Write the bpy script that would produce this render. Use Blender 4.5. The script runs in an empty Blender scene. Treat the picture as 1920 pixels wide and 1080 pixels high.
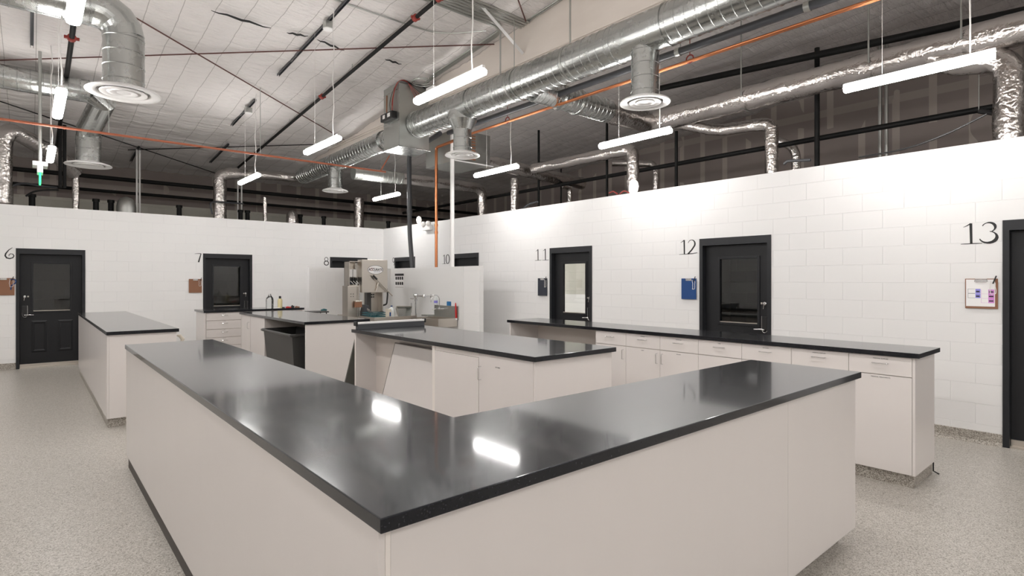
import bpy, bmesh, math, random
from mathutils import Vector, Matrix, noise
random.seed(7)
PI = math.pi
C = bpy.context.scene.collection
sc = bpy.context.scene

# ------------------------------------------------------------------ camera model
F_PX, YAW, HOR, EYE = 1048.65, 0.711127, 525.3, 1.638
FW = Vector((math.sin(YAW), math.cos(YAW), 0)); RT = Vector((math.cos(YAW), -math.sin(YAW), 0))
def ray(u, v): return FW + RT * ((u - 960) / F_PX) + Vector((0, 0, 1)) * ((HOR - v) / F_PX)
def onx(u, v, x): d = ray(u, v); return Vector((0, 0, EYE)) + d * (x / d.x)
def ony(u, v, y): d = ray(u, v); return Vector((0, 0, EYE)) + d * (y / d.y)
def onz(u, v, z): d = ray(u, v); return Vector((0, 0, EYE)) + d * ((z - EYE) / d.z)
def roofz(y): return 6.22 - .085 * y

cam = bpy.data.objects.new('camera', bpy.data.cameras.new('camera')); C.objects.link(cam)
cam.location = (0, 0, EYE); cam.rotation_euler = (PI / 2, 0, -YAW)
cam.data.sensor_width = 36; cam.data.lens = 36 * F_PX / 1920
cam.data.shift_y = -(540 - HOR) / 1920
cam.data.clip_start = .05; cam.data.clip_end = 100
sc.camera = cam

# ------------------------------------------------------------------ materials
def mat(name, col=(.8, .8, .8), rough=.5, metal=0., **kw):
    m = bpy.data.materials.new(name); m.use_nodes = True
    b = m.node_tree.nodes['Principled BSDF']
    b.inputs['Base Color'].default_value = (*col, 1); b.inputs['Roughness'].default_value = rough
    b.inputs['Metallic'].default_value = metal
    for k, v in kw.items():
        b.inputs[k.replace('_', ' ')].default_value = v
    return m
def N(m, t, **kw):
    n = m.node_tree.nodes.new(t)
    for k, v in kw.items():
        if k in n.inputs: n.inputs[k].default_value = v
        else: setattr(n, k, v)
    return n
def LK(m, a, b): m.node_tree.links.new(a, b)
def bs(m): return m.node_tree.nodes['Principled BSDF']
def pos(m): return N(m, 'ShaderNodeNewGeometry').outputs['Position']
def ramp(m, src, stops):
    r = N(m, 'ShaderNodeValToRGB'); e = r.color_ramp.elements
    e[0].position, e[0].color = stops[0][0], (*stops[0][1], 1)
    e[1].position, e[1].color = stops[-1][0], (*stops[-1][1], 1)
    for p, c in stops[1:-1]:
        x = e.new(p); x.color = (*c, 1)
    LK(m, src, r.inputs[0]); return r.outputs[0]
def noise_n(m, vec, scale, detail=3, rough=.55, stretch=None):
    if stretch:
        mp = N(m, 'ShaderNodeMapping'); mp.inputs['Scale'].default_value = stretch
        LK(m, vec, mp.inputs[0]); vec = mp.outputs[0]
    n = N(m, 'ShaderNodeTexNoise'); n.inputs['Scale'].default_value = scale
    n.inputs['Detail'].default_value = detail; n.inputs['Roughness'].default_value = rough
    LK(m, vec, n.inputs['Vector']); return n.outputs['Fac']
def bump(m, src, strength=.3, dist=.01, prev=None):
    b = N(m, 'ShaderNodeBump'); b.inputs['Strength'].default_value = strength; b.inputs['Distance'].default_value = dist
    LK(m, src, b.inputs['Height'])
    if prev: LK(m, prev, b.inputs['Normal'])
    LK(m, b.outputs[0], bs(m).inputs['Normal']); return b.outputs[0]
def math_n(m, op, a, b=None, c=None):
    n = N(m, 'ShaderNodeMath', operation=op)
    for i, x in enumerate((a, b, c)):
        if x is None: continue
        if isinstance(x, (int, float)): n.inputs[i].default_value = x
        else: LK(m, x, n.inputs[i])
    return n.outputs[0]
def mixc(m, fac, a, b):
    n = N(m, 'ShaderNodeMix', data_type='RGBA')
    if isinstance(fac, (int, float)): n.inputs[0].default_value = fac
    else: LK(m, fac, n.inputs[0])
    for i, x in ((6, a), (7, b)):
        if isinstance(x, tuple): n.inputs[i].default_value = (*x, 1)
        else: LK(m, x, n.inputs[i])
    return n.outputs[2]

def block_mat(name, axis, c1, c2, mortar, rough=.45, phase=0., bstr=.9):
    m = mat(name, c1, rough)
    sp = N(m, 'ShaderNodeSeparateXYZ'); LK(m, pos(m), sp.inputs[0])
    cb = N(m, 'ShaderNodeCombineXYZ')
    LK(m, math_n(m, 'ADD', sp.outputs[axis], phase), cb.inputs[0])
    LK(m, math_n(m, 'ADD', sp.outputs[2], .015), cb.inputs[1])
    br = N(m, 'ShaderNodeTexBrick'); br.offset = .5
    br.inputs['Color1'].default_value = (*c1, 1); br.inputs['Color2'].default_value = (*c2, 1)
    br.inputs['Mortar'].default_value = (*mortar, 1)
    br.inputs['Scale'].default_value = 1; br.inputs['Mortar Size'].default_value = .003
    br.inputs['Mortar Smooth'].default_value = .6
    br.inputs['Brick Width'].default_value = .4064; br.inputs['Row Height'].default_value = .2032
    LK(m, cb.outputs[0], br.inputs['Vector'])
    LK(m, br.outputs['Color'], bs(m).inputs['Base Color'])
    inv = math_n(m, 'SUBTRACT', 1, br.outputs['Fac'])
    p = bump(m, inv, bstr, .006)
    bump(m, noise_n(m, pos(m), 60, 4), .12, .004, p)
    return m
M = {}
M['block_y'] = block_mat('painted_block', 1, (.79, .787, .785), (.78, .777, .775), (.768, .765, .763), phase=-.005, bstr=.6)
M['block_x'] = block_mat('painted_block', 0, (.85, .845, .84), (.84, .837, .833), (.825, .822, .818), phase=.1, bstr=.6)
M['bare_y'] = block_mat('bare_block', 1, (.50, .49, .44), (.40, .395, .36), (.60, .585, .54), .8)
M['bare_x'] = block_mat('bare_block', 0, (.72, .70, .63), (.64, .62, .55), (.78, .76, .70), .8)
M['paint'] = mat('white_paint', (.80, .795, .79), .5)
M['frp'] = mat('wall_panel', (.80, .80, .795), .3)
# floor: broadcast epoxy
m = M['floor'] = mat('speckled_epoxy_floor', (.5, .48, .45), .34)
v = N(m, 'ShaderNodeTexVoronoi'); v.inputs['Scale'].default_value = 170; LK(m, pos(m), v.inputs['Vector'])
sp = N(m, 'ShaderNodeSeparateColor'); LK(m, v.outputs['Color'], sp.inputs[0])
c = ramp(m, sp.outputs[0], [(0, (.17, .15, .125)), (.25, (.35, .325, .29)), (.6, (.455, .43, .39)), (1, (.60, .575, .535))])
c2 = mixc(m, math_n(m, 'MULTIPLY', noise_n(m, pos(m), .6, 2), .2), c, (.42, .39, .355))
LK(m, c2, bs(m).inputs['Base Color'])
bump(m, noise_n(m, pos(m), 120, 2), .10, .003)
m = M['cove'] = mat('speckled_cove', (.3, .28, .25), .5)
v = N(m, 'ShaderNodeTexVoronoi'); v.inputs['Scale'].default_value = 150; LK(m, pos(m), v.inputs['Vector'])
sp = N(m, 'ShaderNodeSeparateColor'); LK(m, v.outputs['Color'], sp.inputs[0])
LK(m, ramp(m, sp.outputs[0], [(0, (.13, .115, .095)), (.5, (.33, .30, .265)), (1, (.50, .47, .42))]), bs(m).inputs['Base Color'])
# granite worktop
m = M['granite'] = mat('black_granite', (.010, .010, .012), .4, IOR=1.5, Coat_Weight=.75, Coat_Roughness=.07, Coat_IOR=1.34, Specular_IOR_Level=.2)
bs(m).inputs['Specular Tint'].default_value = (.72, .84, 1, 1)
v = N(m, 'ShaderNodeTexVoronoi'); v.inputs['Scale'].default_value = 260; LK(m, pos(m), v.inputs['Vector'])
sp = N(m, 'ShaderNodeSeparateColor'); LK(m, v.outputs['Color'], sp.inputs[0])
c = ramp(m, sp.outputs[0], [(0, (.006, .006, .008)), (.9, (.009, .009, .011)), (.98, (.016, .016, .02)), (1, (.045, .045, .05))])
LK(m, c, bs(m).inputs['Base Color'])
n1 = noise_n(m, pos(m), 2.2, 2, .5, (1, 2.2, 1))
bs(m).inputs['Roughness'].default_value = .27
# laminate
def lam(name, col, rough):
    m = mat(name, col, rough)
    n = noise_n(m, pos(m), 1.5, 4, .55, (3, 3, .5))
    LK(m, mixc(m, math_n(m, 'MULTIPLY', n, .22), col, tuple(c * .84 for c in col)), bs(m).inputs['Base Color'])
    return m
M['lam'] = lam('white_laminate', (.735, .695, .675), .24)
M['kickshade'] = mat('shaded_kick', (.04, .032, .026), .5)  # deep shade under the side panel, painted into the kick's colour
M['lam_in'] = lam('cabinet_interior', (.70, .64, .60), .5)
M['lam_edge'] = mat('laminate_edge', (.82, .77, .73), .4)
M['edgedark'] = mat('dark_edge_trim', (.25, .23, .22), .7)  # flat dark tone for the loose panel's edge band
M['door'] = mat('charcoal_paint', (.011, .0115, .0135), .45, Specular_IOR_Level=.32)
M['doorframe'] = mat('charcoal_frame', (.016, .017, .020), .42, Specular_IOR_Level=.35)
M['black'] = mat('black_plastic', (.01, .01, .011), .35)
M['blackpipe'] = mat('black_iron_pipe', (.006, .006, .006), .55, Specular_IOR_Level=.25)
M['greypipe'] = mat('grey_drain_pipe', (.055, .058, .065), .4)
M['chrome'] = mat('chrome', (.75, .75, .76), .12, 1.)
M['brushed'] = mat('brushed_steel', (.58, .54, .49), .3, 1.)
M['white'] = mat('white_metal', (.82, .81, .80), .35)
M['whitecord'] = mat('white_cord', (.78, .76, .74), .5)
M['ink'] = mat('black_ink', (.008, .008, .009), .5)
M['brown'] = mat('brown_hardboard', (.26, .12, .065), .55)
M['blue'] = mat('blue_plastic', (.012, .06, .21), .25)
M['darkclip'] = mat('dark_clear_plastic', (.03, .035, .05), .2)
M['paper'] = mat('paper', (.85, .84, .84), .6)
M['violet'] = mat('violet_print', (.28, .26, .72), .6)
M['pink'] = mat('pink_print', (.62, .25, .62), .6)
M['redpaint'] = mat('red_fitting', (.30, .035, .025), .5)
M['rust'] = mat('primer_rod', (.10, .035, .028), .6)
M['copper'] = mat('copper_pipe', (.60, .23, .105), .3, 1.)
M['orangepipe'] = mat('orange_gas_pipe', (.48, .15, .08), .5)
M['teal'] = mat('teal_plastic', (.03, .13, .15), .4)
M['red'] = mat('red_plastic', (.55, .02, .02), .35)
M['yellow'] = mat('pale_yellow_liquid', (.75, .66, .38), .25)
M['jug'] = mat('translucent_jug', (.72, .76, .76), .35)
M['box'] = mat('kraft_box', (.55, .50, .42), .7)
M['green'] = mat('green_glow', (.05, .8, .3), .4); bs(M['green']).inputs['Emission Color'].default_value = (.02, .9, .25, 1); bs(M['green']).inputs['Emission Strength'].default_value = 1.6
M['lamp'] = mat('lamp_diffuser', (.9, .9, .9), .4); bs(M['lamp']).inputs['Emission Color'].default_value = (1, .972, .945, 1); bs(M['lamp']).inputs['Emission Strength'].default_value = 52
M['bulb'] = mat('floodlight_bulb', (.9, .9, .88), .3); bs(M['bulb']).inputs['Emission Color'].default_value = (1, .95, .88, 1); bs(M['bulb']).inputs['Emission Strength'].default_value = .5
m = M['glass'] = mat('dark_window_glass', (.75, .77, .78), .02, IOR=1.5, Transmission_Weight=1.)
m = M['clear'] = mat('clear_plastic', (.95, .97, .97), .03, IOR=1.3, Transmission_Weight=1.)
# galvanised
def galv(name, base, r0, r1, stretch=None):
    m = mat(name, base, .3, 1.)
    n = noise_n(m, pos(m), 9, 4, .6, stretch)
    LK(m, mixc(m, n, tuple(c * .94 for c in base), tuple(min(1, c * 1.04) for c in base)), bs(m).inputs['Base Color'])
    LK(m, ramp(m, n, [(.3, (r0,) * 3), (.7, (r1,) * 3)]), bs(m).inputs['Roughness'])
    return m
M['galv'] = galv('galvanised_steel', (.52, .535, .525), .22, .30)
M['galvdull'] = galv('galvanised_sheet', (.50, .51, .49), .34, .5)
m = M['foil'] = mat('foil_wrap', (.64, .61, .59), .19, 1.)
n = N(m, 'ShaderNodeTexVoronoi', feature='DISTANCE_TO_EDGE'); n.inputs['Scale'].default_value = 9
nd = N(m, 'ShaderNodeTexNoise'); nd.inputs['Scale'].default_value = 7; LK(m, pos(m), nd.inputs['Vector'])
vm = N(m, 'ShaderNodeVectorMath', operation='MULTIPLY_ADD'); LK(m, nd.outputs['Color'], vm.inputs[0]); vm.inputs[1].default_value = (.25, .25, .25); LK(m, pos(m), vm.inputs[2])
LK(m, vm.outputs[0], n.inputs['Vector'])
p = bump(m, n.outputs['Distance'], .35, .03)
bump(m, noise_n(m, pos(m), 22, 3, .65), .38, .014, p)
# ceiling insulation facing
m = M['ceil'] = mat('white_insulation_facing', (.76, .72, .695), .42)
sp = N(m, 'ShaderNodeSeparateXYZ'); LK(m, pos(m), sp.inputs[0])
def seam(src, period, phase, w):
    t = math_n(m, 'ADD', src, phase); t = math_n(m, 'DIVIDE', t, period); t = math_n(m, 'FRACT', t)
    t = math_n(m, 'SUBTRACT', t, .5); t = math_n(m, 'ABSOLUTE', t); t = math_n(m, 'SUBTRACT', .5, t)
    return math_n(m, 'LESS_THAN', t, w / period)
wob = math_n(m, 'MULTIPLY', math_n(m, 'SUBTRACT', noise_n(m, pos(m), .8, 1), .5), .01)
s1 = seam(math_n(m, 'ADD', sp.outputs[0], wob), .385, -.07 + .385 * 4, .005)
nz = noise_n(m, pos(m), 1.0, 3)
col = mixc(m, s1, mixc(m, nz, (.86, .825, .805), (.81, .775, .755)), (.50, .47, .45))
LK(m, col, bs(m).inputs['Base Color'])
p = bump(m, noise_n(m, pos(m), 3.0, 5, .62, (.45, 3.0, 1)), 1, .12)
bump(m, noise_n(m, pos(m), 12, 3, .6, (.3, 2.4, 1)), .5, .02, p)
# far drywall
def gyp(name, axis):
    m = mat(name, (.3, .27, .25), .85)
    sp = N(m, 'ShaderNodeSeparateXYZ'); LK(m, pos(m), sp.inputs[0])
    def band(src, period, ph, w):
        t = math_n(m, 'FRACT', math_n(m, 'DIVIDE', math_n(m, 'ADD', src, ph), period))
        t = math_n(m, 'ABSOLUTE', math_n(m, 'SUBTRACT', t, .5))
        return math_n(m, 'LESS_THAN', t, w / period / 2)
    a = band(sp.outputs[axis], .61, 20, .13)
    vis = math_n(m, 'GREATER_THAN', noise_n(m, pos(m), .9, 1), .47)
    a = math_n(m, 'MULTIPLY', a, vis)
    b = band(sp.outputs[2], 1.22, .2, .16)
    f = math_n(m, 'MULTIPLY', math_n(m, 'MAXIMUM', a, math_n(m, 'MULTIPLY', b, .6)), .55)
    LK(m, mixc(m, f, mixc(m, noise_n(m, pos(m), .7, 3), (.27, .23, .212), (.36, .31, .29)), (.60, .54, .49)), bs(m).inputs['Base Color'])
    return m
M['gyp_y'] = gyp('unpainted_drywall', 1); M['gyp_x'] = gyp('unpainted_drywall', 0)
M['beam'] = mat('painted_glulam', (.74, .67, .61), .5)
m = M['beam']
LK(m, mixc(m, noise_n(m, pos(m), 1.2, 4, .6, (1, .5, 2)), (.76, .70, .645), (.62, .55, .49)), bs(m).inputs['Base Color'])

# ------------------------------------------------------------------ mesh builder
class MB:
    def __init__(s): s.b = bmesh.new()
    def box(s, x0, x1, y0, y1, z0, z1, bev=0):
        t = bmesh.new()
        bmesh.ops.create_cube(t, size=1, matrix=Matrix.Translation(((x0 + x1) / 2, (y0 + y1) / 2, (z0 + z1) / 2)) @ Matrix.Diagonal((abs(x1 - x0), abs(y1 - y0), abs(z1 - z0), 1)))
        if bev: bmesh.ops.bevel(t, geom=t.edges[:], offset=bev, segments=2, affect='EDGES', profile=.5)
        s._merge(t); return s
    def _merge(s, t, mtx=None):
        if mtx is not None: bmesh.ops.transform(t, matrix=mtx, verts=t.verts)
        me = bpy.data.meshes.new('t'); t.to_mesh(me); t.free(); s.b.from_mesh(me); bpy.data.meshes.remove(me)
    def prism(s, pts, axis, a0, a1, bev=0):
        """2D outline extruded along axis ('x','y','z')"""
        t = bmesh.new()
        def P(p, a): return {'x': (a, p[0], p[1]), 'y': (p[0], a, p[1]), 'z': (p[0], p[1], a)}[axis]
        f = [t.verts.new(P(p, a0)) for p in pts]; g = [t.verts.new(P(p, a1)) for p in pts]
        t.faces.new(f); t.faces.new(g[::-1]); n = len(pts)
        for i in range(n): t.faces.new((f[i], g[i], g[(i + 1) % n], f[(i + 1) % n]))
        bmesh.ops.recalc_face_normals(t, faces=t.faces)
        if bev: bmesh.ops.bevel(t, geom=t.edges[:], offset=bev, segments=2, affect='EDGES', profile=.5)
        s._merge(t); return s
    def tube(s, pts, r, seg=12, cap=True, rf=None):
        """tube along polyline; r number or list; rf(i,ang)->radius add"""
        pts = [Vector(p) for p in pts]; n = len(pts); rings = []
        rr = r if isinstance(r, (list, tuple)) else [r] * n
        up = None
        for i, p in enumerate(pts):
            d = (pts[min(i + 1, n - 1)] - pts[max(i - 1, 0)]).normalized()
            if up is None:
                up = Vector((0, 0, 1)) if abs(d.z) < .9 else Vector((1, 0, 0))
            u = (up - d * up.dot(d)).normalized(); up = u; w = d.cross(u)
            ring = []
            for k in range(seg):
                a = 2 * PI * k / seg; R = rr[i] + (rf(i, a) if rf else 0)
                ring.append(s.b.verts.new(p + (u * math.cos(a) + w * math.sin(a)) * R))
            rings.append(ring)
        for i in range(n - 1):
            for k in range(seg):
                s.b.faces.new((rings[i][k], rings[i][(k + 1) % seg], rings[i + 1][(k + 1) % seg], rings[i + 1][k]))
        if cap:
            s.b.faces.new(rings[0][::-1]); s.b.faces.new(rings[-1])
        return s
    def lathe(s, prof, origin, axis=(0, 0, 1), seg=32):
        """prof: (r, t) along axis from origin"""
        ax = Vector(axis).normalized(); o = Vector(origin)
        u = (Vector((1, 0, 0)) if abs(ax.x) < .9 else Vector((0, 1, 0))); u = (u - ax * u.dot(ax)).normalized(); w = ax.cross(u)
        rings = []
        for r, t in prof:
            rings.append([s.b.verts.new(o + ax * t + (u * math.cos(2 * PI * k / seg) + w * math.sin(2 * PI * k / seg)) * max(r, 1e-4)) for k in range(seg)])
        for a, b in zip(rings, rings[1:]):
            for k in range(seg): s.b.faces.new((a[k], a[(k + 1) % seg], b[(k + 1) % seg], b[k]))
        s.b.faces.new(rings[0][::-1]); s.b.faces.new(rings[-1]); return s
    def build(s, name, m, parent=None, smooth=False, ang=40):
        bmesh.ops.recalc_face_normals(s.b, faces=s.b.faces)
        me = bpy.data.meshes.new(name); s.b.to_mesh(me); s.b.free()
        me.materials.append(M[m] if isinstance(m, str) else m)
        if smooth:
            me.shade_smooth() if hasattr(me, 'shade_smooth') else None
            try: me.set_sharp_from_angle(angle=math.radians(ang))
            except Exception: pass
        o = bpy.data.objects.new(name, me); C.objects.link(o)
        if parent is not None:
            o.parent = parent; o.matrix_parent_inverse = world_of(parent).inverted()
        return o
def world_of(o):
    if o.parent is None: return o.matrix_basis.copy()
    return world_of(o.parent) @ o.matrix_parent_inverse @ o.matrix_basis
def thing(name, label, cat, loc=(0, 0, 0), group=None, kind=None):
    o = bpy.data.objects.new(name, None); C.objects.link(o); o.location = loc; o.empty_display_size = .1
    if label: o['label'] = label
    if cat: o['category'] = cat
    if group: o['group'] = group
    if kind: o['kind'] = kind
    return o
def tag(o, label, cat, group=None):
    o['label'] = label; o['category'] = cat
    if group: o['group'] = group
    return o
def struct(o, label=None):
    o['kind'] = 'structure'
    if label: o['label'] = label
    return o
def text(body, size, name, m, parent, mtx, bold=0., ext=.0006, sx=1):
    cu = bpy.data.curves.new(name, 'FONT'); cu.body = body; cu.size = size; cu.extrude = ext; cu.offset = bold
    cu.align_x = 'CENTER'; cu.align_y = 'CENTER'; cu.materials.append(M[m])
    o = bpy.data.objects.new(name, cu); C.objects.link(o)
    o.parent = parent; o.matrix_parent_inverse = world_of(parent).inverted()
    dg = bpy.context.evaluated_depsgraph_get(); me = bpy.data.meshes.new_from_object(o.evaluated_get(dg), depsgraph=dg)
    me.transform(mtx @ Matrix.Diagonal((sx, 1, 1, 1))); bpy.data.objects.remove(o)
    o = bpy.data.objects.new(name, me); C.objects.link(o); o.parent = parent; o.matrix_parent_inverse = world_of(parent).inverted(); return o
def face_mx(p, facing):
    """frame with local x to the viewer's right, y up, z out of the surface; facing '-x' or '-y'"""
    if facing == '-x': R = Matrix(((0, 0, -1), (-1, 0, 0), (0, 1, 0)))
    else: R = Matrix(((1, 0, 0), (0, 0, -1), (0, 1, 0)))
    return Matrix.Translation(p) @ R.to_4x4()
def arc(c, u, w, r, a0, a1, n=8):
    c, u, w = Vector(c), Vector(u), Vector(w)
    return [c + (u * math.cos(a0 + (a1 - a0) * i / n) + w * math.sin(a0 + (a1 - a0) * i / n)) * r for i in range(n + 1)]
def fillet(pts, r, n=6):
    pts = [Vector(p) for p in pts]; out = [pts[0]]
    for a, b, c in zip(pts, pts[1:], pts[2:]):
        d1 = (a - b); d2 = (c - b); k = min(r, d1.length * .48, d2.length * .48)
        p, q = b + d1.normalized() * k, b + d2.normalized() * k
        for i in range(n + 1):
            t = i / n; out.append(p * (1 - t) ** 2 + b * 2 * t * (1 - t) + q * t * t)
    out.append(pts[-1]); return out
def dense(pts, step):
    out = [pts[0]]
    for a, b in zip(pts, pts[1:]):
        k = max(1, int((b - a).length / step))
        for i in range(1, k + 1): out.append(a.lerp(b, i / k))
    return out
# ================================================================== THE SHELL
XR, YB, WT, TOP = 7.236, 13.73, 3.022, 1.067
struct(MB().box(-9, 13.3, -8, 18.2, -.1, 0).build('floor', 'floor'))
# roof with sagging insulation between purlins
def make_roof():
    b = bmesh.new(); xs = [-9.0 + .0963 * i for i in range(232)]; ys = [-8 + .0625 * j for j in range(421)]
    g = []
    for y in ys:
        row = []
        for x in xs:
            sy = abs(math.sin(PI * (y - 8.75) / 1.5)) ** .8; sx = abs(math.sin(PI * (x - .07) / .385)) ** .6
            z = roofz(y) - .035 * sy - .028 * sx * (.2 + .8 * sy) - .012 * noise.noise(Vector((x * 1.1, y * 1.7, 0))) - (.018 * noise.noise(Vector((x * 1.3, y * 6, 3))) + .012 * noise.noise(Vector((x * 2.3, y * 13, 9)))) * (.4 + .6 * sy)
            row.append(b.verts.new((x, y, z)))
        g.append(row)
    for j in range(len(ys) - 1):
        for i in range(len(xs) - 1):
            b.faces.new((g[j][i], g[j + 1][i], g[j + 1][i + 1], g[j][i + 1]))
    top = [b.verts.new(p) for p in ((-9, -8, 7.1), (13.3, -8, 7.1), (13.3, 18.25, 5.0), (-9, 18.25, 5.0))]
    b.faces.new(top)
    me = bpy.data.meshes.new('ceiling'); b.to_mesh(me); b.free(); me.materials.append(M['ceil']); me.shade_smooth()
    o = bpy.data.objects.new('ceiling', me); C.objects.link(o); return struct(o)
make_roof()
struct(MB().box(-9.2, 13.5, 18.1, 18.3, 3.72, 7).build('wall_far_upper', 'gyp_x'))
struct(MB().box(-9.2, 13.5, 18.06, 18.3, 0, 3.72).build('wall_far_lower', 'bare_x'))
struct(MB().box(13.2, 13.4, -8, 18.2, 0, 7.2).build('wall_right_outer', 'gyp_y'))
struct(MB().box(-9.2, -9, -8, 18.2, 0, 7.2).build('wall_left_outer', 'paint'))
struct(MB().box(-9.2, 13.4, -8.2, -8, 0, 7.2).build('wall_front', 'paint'))

def wall_open(axis, a0, a1, d0, d1, opens, zt=WT, zh=2.225):
    m = MB(); e = [a0]
    for o0, o1 in sorted(opens): e += [o0, o1]
    e.append(a1)
    def bx(p, q, z0, z1):
        m.box(d0, d1, p, q, z0, z1) if axis == 'y' else m.box(p, q, d0, d1, z0, z1)
    for i in range(0, len(e), 2): bx(e[i], e[i + 1], 0, zt)
    for o0, o1 in opens: bx(o0, o1, zh, zt)
    return m
DR = {13: 1.016, 12: 4.296, 11: 7.33, 10: 10.5, 9: 13.1}    # left jamb as seen (y)
DB = {6: -.2, 7: 2.875, 8: 5.75}                            # left jamb as seen (x)
struct(wall_open('y', -8, YB, XR, XR + .2, [(y - 1.016, y) for y in DR.values()]).build('wall_right', 'block_y'))
struct(wall_open('x', -9, XR + .2, YB, YB + .2, [(x, x + 1.016) for x in DB.values()]).build('wall_back', 'block_x'))
struct(MB().box(-6.9, -6.7, -8, YB, 0, WT).build('wall_left', 'block_y'))
# base coves
def cove(runs, axis, face, sgn, name):
    m = MB()
    for a, b in runs:
        pr = [(face, 0), (face - sgn * .045, 0), (face - sgn * .02, .012), (face - sgn * .008, .035), (face - sgn * .005, .115), (face, .12)]
        if axis == 'y': m.prism(pr, 'y', a, b)
        else:
            m.prism(pr, 'x', a, b)
    return struct(m.build(name, 'cove'))
es = sorted(DR.values())
runs = []; p = -8
for y in es: runs.append((p, y - 1.016)); p = y
runs.append((p, YB)); cove(runs, 'y', XR, 1, 'baseboard_right')
runs = []; p = -6.7
for x in sorted(DB.values()): runs.append((p, x)); p = x + 1.016
runs.append((p, XR)); cove(runs, 'x', YB, 1, 'baseboard_back')
# rooms behind the doors
m = MB(); m.box(10.2, 10.4, -8, YB + .2, 0, 2.9)
struct(m.build('wall_room_back_right', 'bare_y'))
m = MB()
for y in (-1.4, 1.9, 5.4, 8.6, 11.4): m.box(XR + .2, 10.2, y, y + .15, 0, 2.9)
struct(m.build('wall_room_dividers_right', 'bare_x'))
m = MB(); m.box(XR + .2, 10.4, -8, YB + .2, 2.9, 3.0); m.box(-9, 7.5, YB + .2, 16.8, 2.9, 3.0)
struct(m.build('ceiling_rooms', 'paint'))
struct(MB().box(-9, 7.5, 16.6, 16.8, 0, 2.9).build('wall_room_back_rear', 'bare_x'))
m = MB()
for x in (-1.6, 1.9, 4.7, 7.4): m.box(x, x + .15, YB + .2, 16.6, 0, 2.9)
struct(m.build('wall_room_dividers_rear', 'bare_y'))
struct(MB().box(8.9, 9.05, 5.55, 8.6, 0, 1.33).build('wall_room_half', 'paint'))
# low wash-area wall, L-shaped
m = MB(); m.prism([(4.42, 11.63), (6.32, 11.63), (6.32, 8.27), (6.42, 8.27), (6.42, 11.75), (4.42, 11.75)], 'z', 0, 1.905)
struct(m.build('wall_wash_low', 'block_x'))
m = MB(); m.box(6.312, 6.32, 8.76, 11.63, 0, 1.9); m.box(5.2, 6.312, 11.622, 11.63, 0, 1.9)
struct(m.build('wall_wash_panel', 'frp'))
# big roof beam with ledge rail
m = MB(); m.box(5.86, 6.1, -8, 18.06, 4.8, 6.95)
bpy_beam = struct(m.build('roof_beam', 'beam'))
bb = bpy_beam.data
for v_ in bb.vertices:
    if v_.co.z > 6: v_.co.z = roofz(v_.co.y) + .1
m = MB(); m.tube([(5.845, -8, 5.05), (5.845, 18, 5.05)], .012, 8); m.tube([(5.83, -8, 5.0), (5.83, 18, 5.0)], .018, 8)
struct(m.build('trim_1', 'beam'))

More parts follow.
